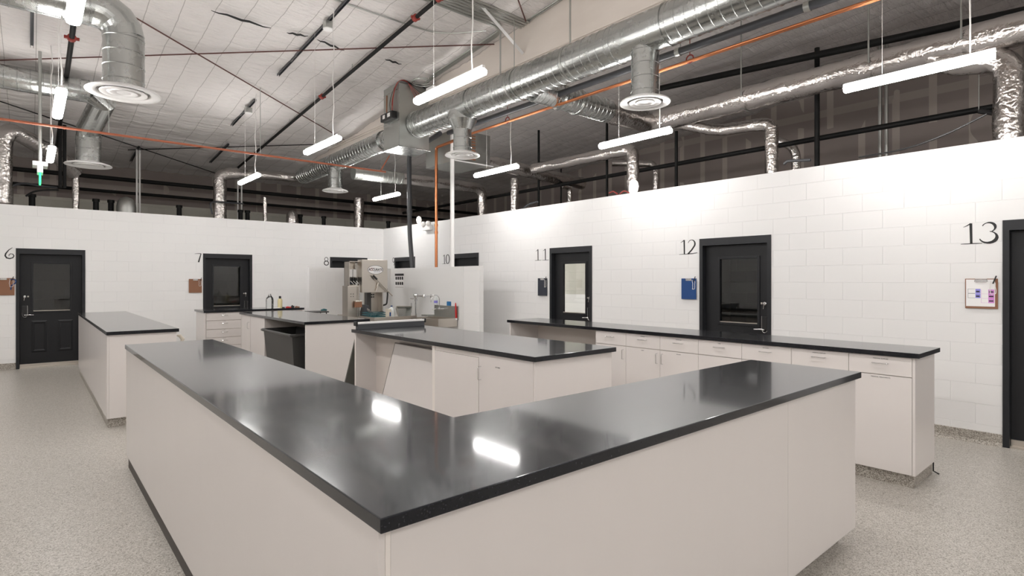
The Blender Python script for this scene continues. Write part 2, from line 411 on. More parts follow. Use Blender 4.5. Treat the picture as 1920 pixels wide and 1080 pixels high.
# ================================================================== DOORS
def make_door(n, facing, e, pane, hs, leafpanels=False, lit=False):
    if facing == '-x':
        Bx = lambda m, s0, s1, d0, d1, z0, z1, bev=0: m.box(XR + d0, XR + d1, e - s1, e - s0, z0, z1, bev)
        P = lambda s, d, z: Vector((XR + d, e - s, z)); base = (XR, e - .5, 0)
    else:
        Bx = lambda m, s0, s1, d0, d1, z0, z1, bev=0: m.box(e + s0, e + s1, YB + d0, YB + d1, z0, z1, bev)
        P = lambda s, d, z: Vector((e + s, YB + d, z)); base = (e + .5, YB, 0)
    t = thing('door_%d' % n, None, None, base, kind='structure')
    m = MB(); Bx(m, 0, .05, -.012, .2, 0, 2.225); Bx(m, .966, 1.016, -.012, .2, 0, 2.225); Bx(m, .05, .966, -.012, .2, 2.125, 2.225)
    Bx(m, .05, .065, .12, .16, 0, 2.125); Bx(m, .951, .966, .12, .16, 0, 2.125); Bx(m, .065, .951, .12, .16, 2.11, 2.125)
    m.build('frame', 'doorframe', t)
    m = MB(); s0, s1, z0, z1 = pane; L, R, Tp = .053, .963, 2.122
    Bx(m, L, s0, .075, .118, .045, Tp); Bx(m, s1, R, .075, .118, .045, Tp); Bx(m, s0, s1, .075, .118, .045, z0); Bx(m, s0, s1, .075, .118, z1, Tp)
    lf = m.build('leaf', 'door', t)
    m = MB()
    for a in ((s0 - .035, s0, z0 - .035, z1 + .035), (s1, s1 + .035, z0 - .035, z1 + .035), (s0, s1, z1, z1 + .035), (s0, s1, z0 - .035, z0)):
        Bx(m, a[0], a[1], .064, .075, a[2], a[3], .003)
    m.build('window_frame', 'door', lf)
    m = MB(); Bx(m, s0, s1, .092, .098, z0, z1); m.build('window_pane', 'glass', lf)
    m = MB(); Bx(m, s0, s1, .066, .0915, z0, z0 + .012); m.build('window_sill', 'brushed', lf)
    if leafpanels:
        for a, b in ((.215, .445), (.60, .83)):
            m = MB(); z_0, z_1 = .28, .88
            q = [(a, z_0), (b, z_0), (b, z_1), (a, z_1)]; i1 = [(a + .03, z_0 + .03), (b - .03, z_0 + .03), (b - .03, z_1 - .03), (a + .03, z_1 - .03)]
            i2 = [(a + .05, z_0 + .06), (b - .05, z_0 + .06), (b - .05, z_1 - .06), (a + .05, z_1 - .06)]
            V = [[m.b.verts.new(P(x, d, z)) for x, z in r] for r, d in ((q, .0745), (i1, .062), (i2, .072))]
            for r0, r1 in zip(V, V[1:]):
                for k in range(4): m.b.faces.new((r0[k], r0[(k + 1) % 4], r1[(k + 1) % 4], r1[k]))
            m.b.faces.new(V[-1]); m.build('raised_panel', 'door', lf)
    m = MB(); Bx(m, L, R, .06, .08, .02, .075); Bx(m, L, R, .0, .08, .0, .02)
    m.build('threshold', 'brushed', t)
    # keypad lever
    h = hs; sg = 1 if hs < .5 else -1
    m = MB(); Bx(m, h - .032, h + .032, .05, .075, .985, 1.16, .004); hd = m.build('handle', 'black', lf)
    m = MB()
    U = [P(h - .038, .052, 1.165)] + [P(h + .038 * math.cos(PI + PI * i / 10), .052, 1.0 + .05 * math.sin(PI + PI * i / 10)) for i in range(11)] + [P(h + .038, .052, 1.165)]
    m.tube(U, .0042, 8)
    m.tube([P(h, .075, .99), P(h, .02, .99)], .011, 10); m.tube([P(h, .02, .99), P(h + sg * .06, .012, .993), P(h + sg * .125, .018, .988)], [.011, .009, .008], 10)
    m.build('lever', 'chrome', hd, True)
    m = MB(); m.lathe([(.022, 0), (.022, .012), (.012, .016), (.012, .03)], P(h - .005, .075, 1.33), (P(0, -1, 0) - P(0, 0, 0)), 16)
    lk = m.build('lock', 'chrome', lf, True)
    m = MB(); Bx(m, h + sg * .045 - .012, h + sg * .045 + .012, .06, .075, 1.32, 1.345, .002); m.tube([P(h - .005, .045, 1.32), P(h - .012, .04, 1.26)], .003, 6)
    m.build('key', 'brushed', lk)
    return t
make_door(6, '-y', DB[6], (.245, .785, 1.055, 1.95), .125, True)
make_door(7, '-y', DB[7], (.225, .775, 1.055, 1.95), .90)
make_door(8, '-y', DB[8], (.225, .775, 1.055, 1.95), .90)
for n in (9, 10, 11, 12, 13):
    make_door(n, '-x', DR[n], (.27, .80, 1.055, 1.93), .905)
# light and fittings of the lit room behind door 11
t = thing('ceiling_light', 'bright ceiling light in the room behind door 11', 'light', (8.2, 7.2, 2.9))
MB().box(7.6, 8.4, 6.7, 7.3, 2.84, 2.9).build('housing', 'white', t); MB().box(7.62, 8.38, 6.72, 7.28, 2.825, 2.84).build('diffuser', 'lamp', t)

# ================================================================== PAINTED NUMBERS
def ell(cx, cy, rx, ry, a0, a1, n=14): return [(cx + rx * math.cos(math.radians(a0 + (a1 - a0) * i / n)), cy + ry * math.sin(math.radians(a0 + (a1 - a0) * i / n))) for i in range(n + 1)]
GL = {
 '1': [([(.05, .83), (.2, .9), (.34, 1.0)], [.012, .03, .04]), ([(.34, 1), (.35, .5), (.36, 0)], [.085, .08, .075]), ([(-.05, -.01), (.4, 0), (.78, 0)], [.02, .03, .02])],
 '2': [(ell(.33, .70, .27, .28, 165, -30) + [(.35, .28), (.04, 0)], [.02, .03, .03, .03, .03, .03, .035, .045, .055, .065, .075, .085, .09, .09, .085, .075, .07]), ([(.04, .01), (.4, .02), (.78, .07)], [.05, .035, .03])],
 '3': [(ell(.34, .76, .25, .23, 160, -75), [.03] * 4 + [.05, .06, .075, .085, .09, .085, .07, .05, .04, .03, .02]), (ell(.32, .29, .33, .28, 80, -165), [.02, .03, .04, .06, .08, .10, .11, .11, .10, .09, .07, .06, .05, .04, .03])],
 '6': [([(.55, 1.0), (.3, .78), (.1, .45), (.06, .25), (.16, .06), (.36, 0), (.58, .08), (.66, .25), (.58, .42), (.42, .44), (.32, .34), (.32, .22)], [.03, .05, .08, .09, .09, .08, .07, .06, .05, .045, .04, .03])],
 '7': [([(.0, .9), (.3, .95), (.62, .94)], [.02, .035, .05]), ([(.62, .94), (.5, .5), (.38, 0)], [.06, .09, .11])],
 '8': [(ell(.33, .74, .22, .24, 0, 360, 20), [.05] * 21), (ell(.34, .26, .28, .26, 0, 360, 20), [.08] * 21)],
 '9': [(ell(.33, .7, .25, .28, 0, 360, 20), [.06] * 21), ([(.57, .7), (.56, .3), (.45, 0)], [.08, .08, .06])],
 '0': [(ell(.36, .5, .33, .5, 0, 360, 24), [.05 + .05 * abs(math.cos(PI * 2 * i / 24)) for i in range(25)])],
}
def glyph(m, ch, o, s, facing):
    """o lower-left corner on the wall, s height"""
    for pts, ws in GL[ch]:
        q = pts; L = []; Rr = []
        for i, p in enumerate(q):
            a = q[max(i - 1, 0)]; b = q[min(i + 1, len(q) - 1)]; dx, dy = b[0] - a[0], b[1] - a[1]; l = math.hypot(dx, dy) or 1
            w = ws[min(i, len(ws) - 1)] * .65; nx, ny = -dy / l * w, dx / l * w
            L.append((p[0] + nx, p[1] + ny)); Rr.append((p[0] - nx, p[1] - ny))
        def W(p, d):
            return Vector((o.x - d, o.y - p[0] * s, o.z + p[1] * s)) if facing == '-x' else Vector((o.x + p[0] * s, o.y - d, o.z + p[1] * s))
        ring = []
        for a, b in zip(L, Rr): ring.append([m.b.verts.new(W(a, .0005)), m.b.verts.new(W(a, .0025)), m.b.verts.new(W(b, .0025)), m.b.verts.new(W(b, .0005))])
        for r0, r1 in zip(ring, ring[1:]):
            for k in range(4): m.b.faces.new((r0[k], r0[(k + 1) % 4], r1[(k + 1) % 4], r1[k]))
        m.b.faces.new(ring[0]); m.b.faces.new(ring[-1][::-1])
def number(txt, facing, u0, v0, u1, v1, label):
    f = (lambda u, v: onx(u, v, XR)) if facing == '-x' else (lambda u, v: ony(u, v, YB))
    a, b = f(u0, v1), f(u1, v0); s = .205 if facing == '-x' else .2
    z = f((u0 + u1) / 2, (v0 + v1) / 2).z - s / 2
    W = abs((b.y - a.y) if facing == '-x' else (b.x - a.x)); m = MB()
    st = (W - .72 * s) if len(txt) > 1 else 0
    for i, ch in enumerate(txt):
        o = Vector((XR, a.y - i * st, z)) if facing == '-x' else Vector((a.x + i * st, YB, z))
        glyph(m, ch, o, s, facing)
    tag(m.build('painted_number', 'ink'), label, 'number')
number('6', '-y', 8, 466, 22, 483, 'black painted number 6 on the white wall left of the leftmost door')
number('7', '-y', 365, 476, 376, 490, 'black painted number 7 on the white wall above the brown clipboard')
number('8', '-y', 607, 483, 616, 496.5, 'black painted number 8 on the back wall behind the dish machine')
number('9', '-x', 735.5, 484, 740, 497, 'narrow painted number 9 on the wall right beside the corner')
number('10', '-x', 830, 479, 843, 493, 'black painted number 10 right of the copper riser')
number('11', '-x', 1004, 468, 1028, 487, 'black painted number 11 above the dark clipboard')
number('12', '-x', 1275, 452, 1306, 474, 'black painted number 12 above the blue clipboard')
number('13', '-x', 1804, 421, 1873, 453, 'largest black painted number 13 above the wooden clipboard with paper')

# ================================================================== CLIPBOARDS
def clipboard(facing, u, v, w, h, m_, label, paper=False, cord='whitecord', clear=False):
    c = onx(u, v, XR) if facing == '-x' else ony(u, v, YB)
    def B(m, s0, s1, d0, d1, z0, z1, bev=0):
        return m.box(XR - d1, XR - d0, c.y - s1, c.y - s0, c.z + z0, c.z + z1, bev) if facing == '-x' else m.box(c.x + s0, c.x + s1, YB - d1, YB - d0, c.z + z0, c.z + z1, bev)
    P = (lambda s, d, z: Vector((XR - d, c.y - s, c.z + z))) if facing == '-x' else (lambda s, d, z: Vector((c.x + s, YB - d, c.z + z)))
    t = thing('clipboard', label, 'clipboard', P(0, 0, -h / 2), 'clipboards hung beside the numbered doors')
    m = MB(); B(m, -w / 2, w / 2, .012, .017 + (.012 if clear else 0), -h / 2, h / 2, .002); m.build('board', m_, t)

    m = MB(); B(m, -.045, .045, .016, .03, h / 2 - .035, h / 2 - .008, .003)
    m.tube([P(-.05, .028, h / 2 - .03), P(-.045, .034, h / 2 - .004), P(.045, .034, h / 2 - .004), P(.05, .028, h / 2 - .03)], .003, 6)
    m.build('clip', 'chrome', t)
    m = MB(); m.lathe([(.004, 0), (.004, .03), (.008, .03), (.008, .034)], P(0, -.001, h / 2 - .006), P(0, 1, 0) - P(0, 0, 0), 8); m.build('nail', 'brushed', t)
    if paper:
        m = MB(); B(m, -w / 2 + .008, w / 2 - .022, .0175, .020, -h / 2 + .022, h / 2 - .008); pp = m.build('paper', 'paper', t)
        for k in range(2):
            z1 = .047 - k * .047
            m = MB(); B(m, -.045, -.005 + .0, .0202, .0207, z1 - .045, z1 + .0); m.build('printed_block', 'violet', pp)
            m = MB(); B(m, -.04, -.012, .0207, .0211, z1 - .033, z1 - .02); m.build('printed_word', 'ink', pp)
            m = MB()
            for a in ((-.105, -.047, z1 - .002, z1), (-.105, -.047, z1 - .045, z1 - .043), (-.105, -.103, z1 - .045, z1)): B(m, a[0], a[1], .0202, .0206, a[2], a[3])
            m.build('ruled_box', 'darkclip', pp)
        for k in range(3):
            z1 = .042 - k * .045
            m = MB(); B(m, .055, .1, .0202, .0207, z1 - .045, z1); m.build('printed_block', 'pink', pp)
            m = MB(); B(m, .06, .094, .0207, .0211, z1 - .030, z1 - .018); m.build('printed_word', 'ink', pp)
            m = MB()
            for a in ((.0, .054, z1 - .0445, z1 - .043), (.0, .002, z1 - .045, z1)): B(m, a[0], a[1], .0202, .0206, a[2], a[3])
            m.build('ruled_box', 'pink', pp)
    rnd = random.Random(int(u)); k = 8
    pts = [P(w * .28 + rnd.uniform(-.006, .006), .032, h / 2 - .02 - i * h * .065) for i in range(k)] + [P(w * .36, .034, h / 2 - .02 - k * h * .055)] + [P(w * .44 + rnd.uniform(-.004, .004), .032, h / 2 - .02 - (k - i) * h * .062) for i in range(1, k)]
    m = MB(); m.tube(fillet(pts, .02, 3), .0035, 6); m.build('cord', cord, t, True)
    m = MB(); m.tube([P(w * .36, .034, h / 2 - .05), P(w * .46, .03, h / 2 + .028)], .006, 8); m.build('pen', 'black', t, True)
clipboard('-y', 6.5, 537.5, .30, .315, 'brown', 'brown hardboard clipboard left of the leftmost charcoal door')
clipboard('-y', 366, 536, .25, .30, 'brown', 'brown hardboard clipboard with dangling pink cord beside the number 7', cord='whitecord')
clipboard('-x', 1018.5, 538, .235, .325, 'darkclip', 'dark grey plastic clipboard beside the lit window door 11', clear=True)
clipboard('-x', 1293, 541.5, .235, .30, 'blue', 'bright blue plastic clipboard left of door 12', clear=True)
clipboard('-x', 1840.5, 550.5, .255, .30, 'brown', 'wooden clipboard holding white paper with violet and pink blocks', paper=True)
t = MB(); c = ony(23, 529, YB)
t.tube(fillet([c + Vector((-.03, -.02, .05)), c + Vector((.05, -.02, .05)), c + Vector((.05, -.02, -.02)), c + Vector((-.01, -.02, -.05)), c + Vector((-.02, -.02, -.14))], .05, 6), .008, 8)
tag(t.build('cord_loop', 'blue', None, True), 'blue cord loop hanging behind the leftmost brown clipboard', 'cord')
# ================================================================== CABINETS AND WORKTOPS
ZB, ZU = .10, 1.029      # body bottom / underside of the stone
def worktop(pts, label, loc):
    m = MB(); m.prism(pts, 'z', ZU, TOP, .003)
    return tag(m.build('worktop', 'granite'), label, 'worktop', None)
def pull(p, along, out, L=.11, r=.0045, proj=.032):
    """bar pull centred at p"""
    a, o = Vector(along), Vector(out)
    m = MB(); m.tube(fillet([p - a * L / 2, p - a * L / 2 + o * proj, p + a * L / 2 + o * proj, p + a * L / 2], .012, 4), r, 8)
    return m
class Front:
    """fronts on a face; s runs to the viewer's right"""
    def __init__(s, facing, plane): s.f, s.p = facing, plane
    def box(s, m, s0, s1, d0, d1, z0, z1, bev=0):
        if s.f == '-x': return m.box(s.p - d1, s.p - d0, -s1, -s0, z0, z1, bev)
        return m.box(s0, s1, s.p - d1, s.p - d0, z0, z1, bev)
    def pt(s, a, d, z): return Vector((s.p - d, -a, z)) if s.f == '-x' else Vector((a, s.p - d, z))
    @property
    def along(s): return (0, -1, 0) if s.f == '-x' else (1, 0, 0)
    @property
    def out(s): return (-1, 0, 0) if s.f == '-x' else (0, -1, 0)
    def panel(s, t, name, s0, s1, z0, z1, g=.0018, th=.018):
        m = MB(); s.box(m, s0 + g, s1 - g, .001, th, z0 + g, z1 - g, .0012); return m.build(name, 'lam', t)
    def label(s, t, txt, a, z, size=.014):
        return text(txt, size, 'label', 'ink', t, face_mx(s.pt(a, .0186, z), s.f), ext=.0003)
    def hpull(s, t, a, z): return pull(s.pt(a, .018, z), s.along, s.out).build('handle', 'chrome', t, True)
    def vpull(s, t, a, z): return pull(s.pt(a, .018, z), (0, 0, 1), s.out).build('handle', 'chrome', t, True)
def carcass(t, x0, x1, y0, y1, kick, name='body', m_='lam'):
    m = MB(); m.box(x0, x1, y0, y1, ZB, ZU); m.build(name, m_, t)
    k = MB(); k.box(*kick, 0, ZB); return k.build('toe_kick', 'cove', t)

# --- foreground L island
worktop([(.635, 1.218), (3.922, 1.218), (3.922, 1.925), (1.338, 1.925), (1.338, 5.99), (.635, 5.99)], 'large black granite L-shaped worktop in the foreground with a pointed near corner', (0, 0, 0))
t = thing('base_cabinet', 'long plain white cabinet under the left arm of the foreground worktop', 'cabinet', (.98, 3.9, 0), 'foreground island cabinets')
carcass(t, .66, 1.31, 1.9, 5.965, (.652, 1.25, 1.30, 5.9)).data.materials[0] = M['kickshade']  # left-arm kick takes the shade-darkened colour
m = MB(); m.box(.642, .66, 1.243, 5.965, ZB, ZU, .001); m.build('side_panel', 'lam', t)
xs = onx(1366, 700, 1); sx_ = onz(1366, 690, 1.0); xseam = 2.93
t = thing('base_cabinet', 'white cabinet under the right arm of the foreground worktop, nearest the pointed corner', 'cabinet', (1.8, 1.57, 0), 'foreground island cabinets')
carcass(t, .66, xseam, 1.261, 1.9, (1.26, xseam, 1.32, 1.84))
m = MB(); m.box(.675, xseam - .0008, 1.243, 1.261, ZB, ZU, .001); m.build('side_panel', 'lam', t)
m = MB(); m.box(.6605, .6745, 1.2425, 1.26, ZB, ZU, .001); m.build('corner_strip', 'lam_edge', t)
t = thing('base_cabinet', 'white cabinet at the right end of the foreground island, beyond the faint panel seam', 'cabinet', (3.4, 1.57, 0), 'foreground island cabinets')
carcass(t, xseam, 3.89, 1.261, 1.9, (xseam, 3.83, 1.32, 1.84))
m = MB(); m.box(xseam + .0008, 3.893, 1.243, 1.261, ZB, ZU, .001); m.build('side_panel', 'lam', t)

# --- left island
worktop([(.635, 7.58), (1.335, 7.58), (1.335, 12.42), (.635, 12.42)], 'black granite worktop of the separate far-left counter in front of door 6', (0, 0, 0))
ys = [7.605, 10.0, 12.395]
for i, lab in enumerate(('white cabinet of the far-left counter, near end with brushed streaks', 'white cabinet of the far-left counter, half next to the back wall')):
    t = thing('base_cabinet', lab, 'cabinet', (.98, (ys[i] + ys[i + 1]) / 2, 0), 'far-left counter cabinets')
    carcass(t, .66, 1.31, ys[i] + (.0181 if i == 0 else 0), ys[i + 1], (.652, 1.25, ys[i] + (.03 if i == 0 else 0), ys[i + 1]))
    m = MB(); m.box(.642, .66, ys[i] + (0 if i == 0 else .002), ys[i + 1], ZB, ZU, .001); m.build('side_panel', 'lam', t)
    if i == 0:
        m = MB(); m.box(.661, 1.31, 7.605, 7.623, ZB, ZU, .001); m.build('end_panel', 'lam', t)
        m = MB(); m.box(1.311, 1.316, 7.66, 7.68, .86, .985); m.build('edge_strip', 'box', t)
# tan bit poking out beside it
m = MB(); p0 = Vector((1.325, 7.66, .93))
m.tube([p0 + Vector((0, 0, .05)), p0 + Vector((.03, 0, .045)), p0 + Vector((.062, .0, .0)), p0 + Vector((.05, 0, -.03)), p0 + Vector((0, 0, -.045))], [.008, .018, .022, .018, .01], 10)
tag(m.build('work_glove', 'box', None, True), 'small tan bundle hanging on the right side of the far-left counter', 'glove')

# --- right counter
worktop([(5.21, 1.22), (5.835, 1.22), (5.835, 6.16), (5.21, 6.16)], 'long narrow black granite worktop on the right, in front of doors 11 and 12', (0, 0, 0))
FX = 5.255
fr = Front('-x', FX)
yy = [4.514, 4.053, 3.589, 3.127, 2.66, 2.192, 1.723, 1.255]
labs = ['', 'GLOVES', 'TOWELS', 'BULK', 'MEDICAL', 'FOOD PREP', 'MEDICAL SUPPLIES', 'MEDICAL SUPPLIES']
drl = ['', 'SYRINGES', 'BANDAGES', 'TAPE', 'RECORDS', 'MEDICAL SUPPLIES', 'MEDICAL SUPPLIES']
pos_l = ['next to the open knee space', 'second from the open knee space', 'third from the open knee space', 'in the middle of the right counter', 'third from the right end', 'second from the right end', 'at the right end of the right counter']
side = ['r', 'r', 'l', 'r', 'l', 'r', 'l']
for i in range(7):
    y1, y0 = yy[i], yy[i + 1]
    t = thing('base_cabinet', 'white one-drawer base cabinet with steel pulls ' + pos_l[i], 'cabinet', (5.53, (y0 + y1) / 2, 0), 'drawer cabinets of the right counter')
    e = .019 if i == 6 else 0
    carcass(t, FX, 5.805, y0 + e, y1 - .0005, (FX + .006, 5.79, y0 + (.012 if i == 6 else 0), y1 - .0005), m_='lam_in')
    if i == 6:
        m = MB(); m.box(FX - .018, 5.805, y0 - .001, y0 + .018, ZB, ZU, .001); m.build('end_panel', 'lam', t)
    dr = fr.panel(t, 'drawer', -y1, -y0 - e, .872, 1.026); dd = fr.panel(t, 'door', -y1, -y0 - e, ZB, .870)
    c = -(y0 + y1) / 2
    fr.hpull(dr, c, .965)
    if drl[i]: fr.label(dr, drl[i], c, 1.0, .013)
    if i == 6: fr.label(dd, 'MEDICAL TREATMENTS', c, .85, .013)
    elif i in (0, 1, 2): fr.label(dd, ['MISC', 'LINENS', 'BEDDING'][i], c, .845, .012)
    fr.vpull(dd, (-y0 - .035) if side[i] == 'r' else (-y1 + .035), .775)
t = thing('knee_space_desk', 'open brown-shaded knee space at the left end of the right counter', 'desk section', (5.53, 5.3, 0))
m = MB(); m.box(FX - .018, 5.805, 6.11, 6.13, 0, ZU); m.build('side_panel', 'lam', t)
m = MB(); m.box(5.78, 5.805, 4.52, 6.11, 0, ZU); m.build('back_panel', 'lam_in', t)
m = MB(); m.tube([(5.806, 1.262, .11), (5.806, 1.262, .02), (5.80, 1.22, .004)], .006, 6)
tag(m.build('cable_stub', 'black'), 'short black cable stub at the foot of the right counter end', 'cable')

# --- middle counter with knee space (M)
worktop([(2.835, 3.03), (3.785, 3.03), (3.785, 6.16), (2.835, 6.16)], 'black granite worktop of the middle counter with a grey rail lying on its far end', (0, 0, 0))
FM = 2.88; fm = Front('-x', FM)
t = thing('base_cabinet', 'white middle-counter cabinet with one steel pull, at the near corner', 'cabinet', (3.3, 3.4, 0), 'middle counter cabinets')
carcass(t, FM, 3.755, 3.076, 3.752, (2.94, 3.7, 3.12, 3.752), m_='lam_in')
m = MB(); m.box(FM - .018, 3.755, 3.057, 3.075, ZB, ZU, .001); m.build('end_panel', 'lam', t)
d = fm.panel(t, 'door', -3.752, -3.076, ZB, 1.026); fm.vpull(d, -3.72, .86); fm.label(d, 'KITCHEN', -3.50, .93, .014)
t = thing('base_cabinet', 'white middle-counter cabinet without a pull, right of the knee space', 'cabinet', (3.3, 4.1, 0), 'middle counter cabinets')
carcass(t, FM, 3.755, 3.754, 4.43, (2.94, 3.7, 3.754, 4.43), m_='lam_in')
fm.panel(t, 'door', -4.43, -3.754, ZB, .985)
m = MB(); fm.box(m, -4.43, -3.754, -.001, .006, .986, ZU); m.build('rail', 'lam_edge', t)
m = MB(); m.box(FM - .016, 3.755, 4.4305, 4.475, ZB, ZU, .001); m.build('side_panel', 'lam_edge', t)
t = thing('knee_space_desk', 'open knee space of the middle counter with a loose panel leaning inside', 'desk section', (3.3, 5.3, 0))
m = MB(); m.box(FM - .016, 3.755, 6.10, 6.135, 0, ZU, .001); m.build('side_panel', 'lam', t)
m = MB(); m.box(3.12, 3.14, 4.476, 6.10, 0, ZU); m.build('back_panel', 'lam_in', t)
# leaning board
m = MB(); b = m
a0, a1 = Vector((2.90, 5.70, .01)), Vector((3.075, 5.56, .935)); c0, c1 = Vector((2.90, 4.49, .01)), Vector((3.075, 4.49, .935)); th = Vector((.018, 0, -.003))
pa = onx(722, 678, 2.93)
vs = [m.b.verts.new(p) for p in (a0, c0, c1, a1, a0 + th, c0 + th, c1 + th, a1 + th)]
for f in ((0, 1, 2, 3), (7, 6, 5, 4), (0, 4, 5, 1), (1, 5, 6, 2), (2, 6, 7, 3), (3, 7, 4, 0)): m.b.faces.new([vs[i] for i in f])
t = m.build('leaning_panel', 'lam'); tag(t, 'loose white panel with dark top edge leaning inside the middle knee space', 'panel')
m = MB(); m.tube([a1 + Vector((0, 0, .004)), c1 + Vector((0, 0, .004))], .007, 6); m.tube([a0 + Vector((0, .004, 0)), a1 + Vector((0, .004, 0))], .004, 6); m.build('edge_band', 'edgedark', t)
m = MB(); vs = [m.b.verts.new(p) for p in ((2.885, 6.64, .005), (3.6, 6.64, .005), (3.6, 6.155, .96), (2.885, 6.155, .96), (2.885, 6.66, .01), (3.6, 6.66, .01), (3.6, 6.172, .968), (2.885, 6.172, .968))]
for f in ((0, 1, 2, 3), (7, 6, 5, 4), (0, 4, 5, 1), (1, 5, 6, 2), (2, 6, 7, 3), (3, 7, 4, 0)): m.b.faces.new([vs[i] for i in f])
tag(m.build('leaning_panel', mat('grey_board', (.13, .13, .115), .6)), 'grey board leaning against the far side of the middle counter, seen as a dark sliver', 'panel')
# rail on the middle counter
A, B_ = onz(667, 616.5, TOP), onz(786, 608, TOP); yr = 6.08
t = thing('aluminium_rail', 'long grey metal rail with black end caps lying on the middle counter', 'rail', (3.3, yr, TOP))
m = MB(); m.prism([(yr - .028, TOP), (yr + .028, TOP), (yr + .028, TOP + .062), (yr - .028, TOP + .062)][::-1], 'x', 2.865, 3.76, .0015); m.b.faces.ensure_lookup_table()
m.tube([(2.865, yr, TOP + .062), (3.76, yr, TOP + .062)], .0, 4) if False else None
m.build('channel', 'greypipe', t)
m = MB(); m.box(2.865, 3.76, yr - .03, yr + .03, TOP + .06, TOP + .082, .004); m.build('top_bar', 'white', t)
for x in (2.852, 3.768):
    m = MB(); m.box(x - .012, x + .012, yr - .033, yr + .033, TOP + .04, TOP + .09, .004); m.build('end_cap', 'black', t)

# --- rear middle counter (N)
worktop([(2.83, 7.62), (3.80, 7.62), (3.80, 10.75), (2.83, 10.75)], 'black granite worktop of the rear middle counter above the dark bin', (0, 0, 0))
FN = 2.872; fn = Front('-x', FN)
t = thing('base_cabinet', 'white rear middle-counter cabinet with one steel pull, farthest left', 'cabinet', (3.3, 10.45, 0), 'rear middle counter cabinets')
carcass(t, FN, 3.77, 10.177, 10.72, (2.93, 3.7, 10.177, 10.72), m_='lam_in')
d = fn.panel(t, 'door', -10.72, -10.177, ZB, 1.026); fn.vpull(d, -10.23, .86)
t = thing('base_cabinet', 'white rear middle-counter cabinet without a pull, left of the dark bin', 'cabinet', (3.3, 9.8, 0), 'rear middle counter cabinets')
carcass(t, FN, 3.77, 9.402, 10.172, (2.93, 3.7, 9.402, 10.172), m_='lam_in')
fn.panel(t, 'door', -10.165, -9.402, ZB, 1.026)
t = thing('knee_space_desk', 'dark open bay of the rear middle counter holding the bin', 'desk section', (3.3, 8.5, 0))
m = MB(); m.box(FN - .016, 3.77, 7.645, 7.665, 0, ZU, .001); m.build('end_panel', 'lam', t)
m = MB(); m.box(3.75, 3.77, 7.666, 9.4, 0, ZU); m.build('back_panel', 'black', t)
# bin
t = thing('rubbish_bin', 'large dark grey plastic bin standing in the bay of the rear middle counter', 'bin', (3.0, 8.5, 0))
def bin_shell(z0, z1, o0, o1, th):
    m = MB(); x0, x1, y0, y1 = 2.73, 3.30, 7.86, 9.17
    def ring(o, z): return [m.b.verts.new(p) for p in ((x0 + o, y0 + o, z), (x1 - o, y0 + o, z), (x1 - o, y1 - o, z), (x0 + o, y1 - o, z))]
    R = [ring(o0, z0), ring(o1, z1), ring(o1 + th, z1), ring(o0 + th, z0 + .02)]
    m.b.faces.new(R[0][::-1]); m.b.faces.new(R[3])
    for a, b in zip(R, R[1:]):
        for k in range(4): m.b.faces.new((a[k], a[(k + 1) % 4], b[(k + 1) % 4], b[k]))
    return m
M['binplastic'] = mat('worn_grey_plastic', (.045, .044, .042), .38)
bin_shell(.0, .86, .10, .03, .012).build('body', 'binplastic', t)
m = MB(); q = [(2.74, 7.87, .866), (3.29, 7.87, .866), (3.29, 9.16, .866), (2.74, 9.16, .866), (2.74, 7.87, .866)]
m.tube(q, .02, 8); m.build('rim', 'binplastic', t, True)

# --- rear counter along the back
worktop([(2.44, 11.60), (4.31, 11.60), (4.31, 12.38), (2.44, 12.38)], 'small black granite worktop at the back holding bottles, in front of door 7', (0, 0, 0))
fb = Front('-y', 11.65)
t = thing('drawer_cabinet', 'white cabinet with a stack of five drawers at the back near door 7', 'cabinet', (2.8, 12, 0))
carcass(t, 2.485, 3.1, 11.65, 12.35, (2.52, 3.1, 11.70, 12.3), m_='lam_in')
m = MB(); m.box(2.466, 2.484, 11.632, 12.35, ZB, ZU, .001); m.build('end_panel', 'lam', t)
zz = [1.026, .875, .712, .555, .398, ZB]
for i in range(5):
    d = fb.panel(t, 'drawer', 2.486, 3.1, zz[i + 1], zz[i], .004); fb.hpull(d, 2.8, zz[i] - .055); fb.label(d, ['BRUSHES', 'COMBS', 'LEADS', 'COLLARS', 'MISC'][i], 2.8, zz[i] - .018, .012)
t = thing('base_cabinet', 'white cabinet under the bottles, mostly hidden behind the rear middle counter', 'cabinet', (3.7, 12, 0))
carcass(t, 3.102, 4.28, 11.65, 12.35, (3.1, 4.25, 11.7, 12.3))
fb.panel(t, 'door', 3.102, 3.69, ZB, 1.026); fb.panel(t, 'door', 3.69, 4.28, ZB, 1.026)

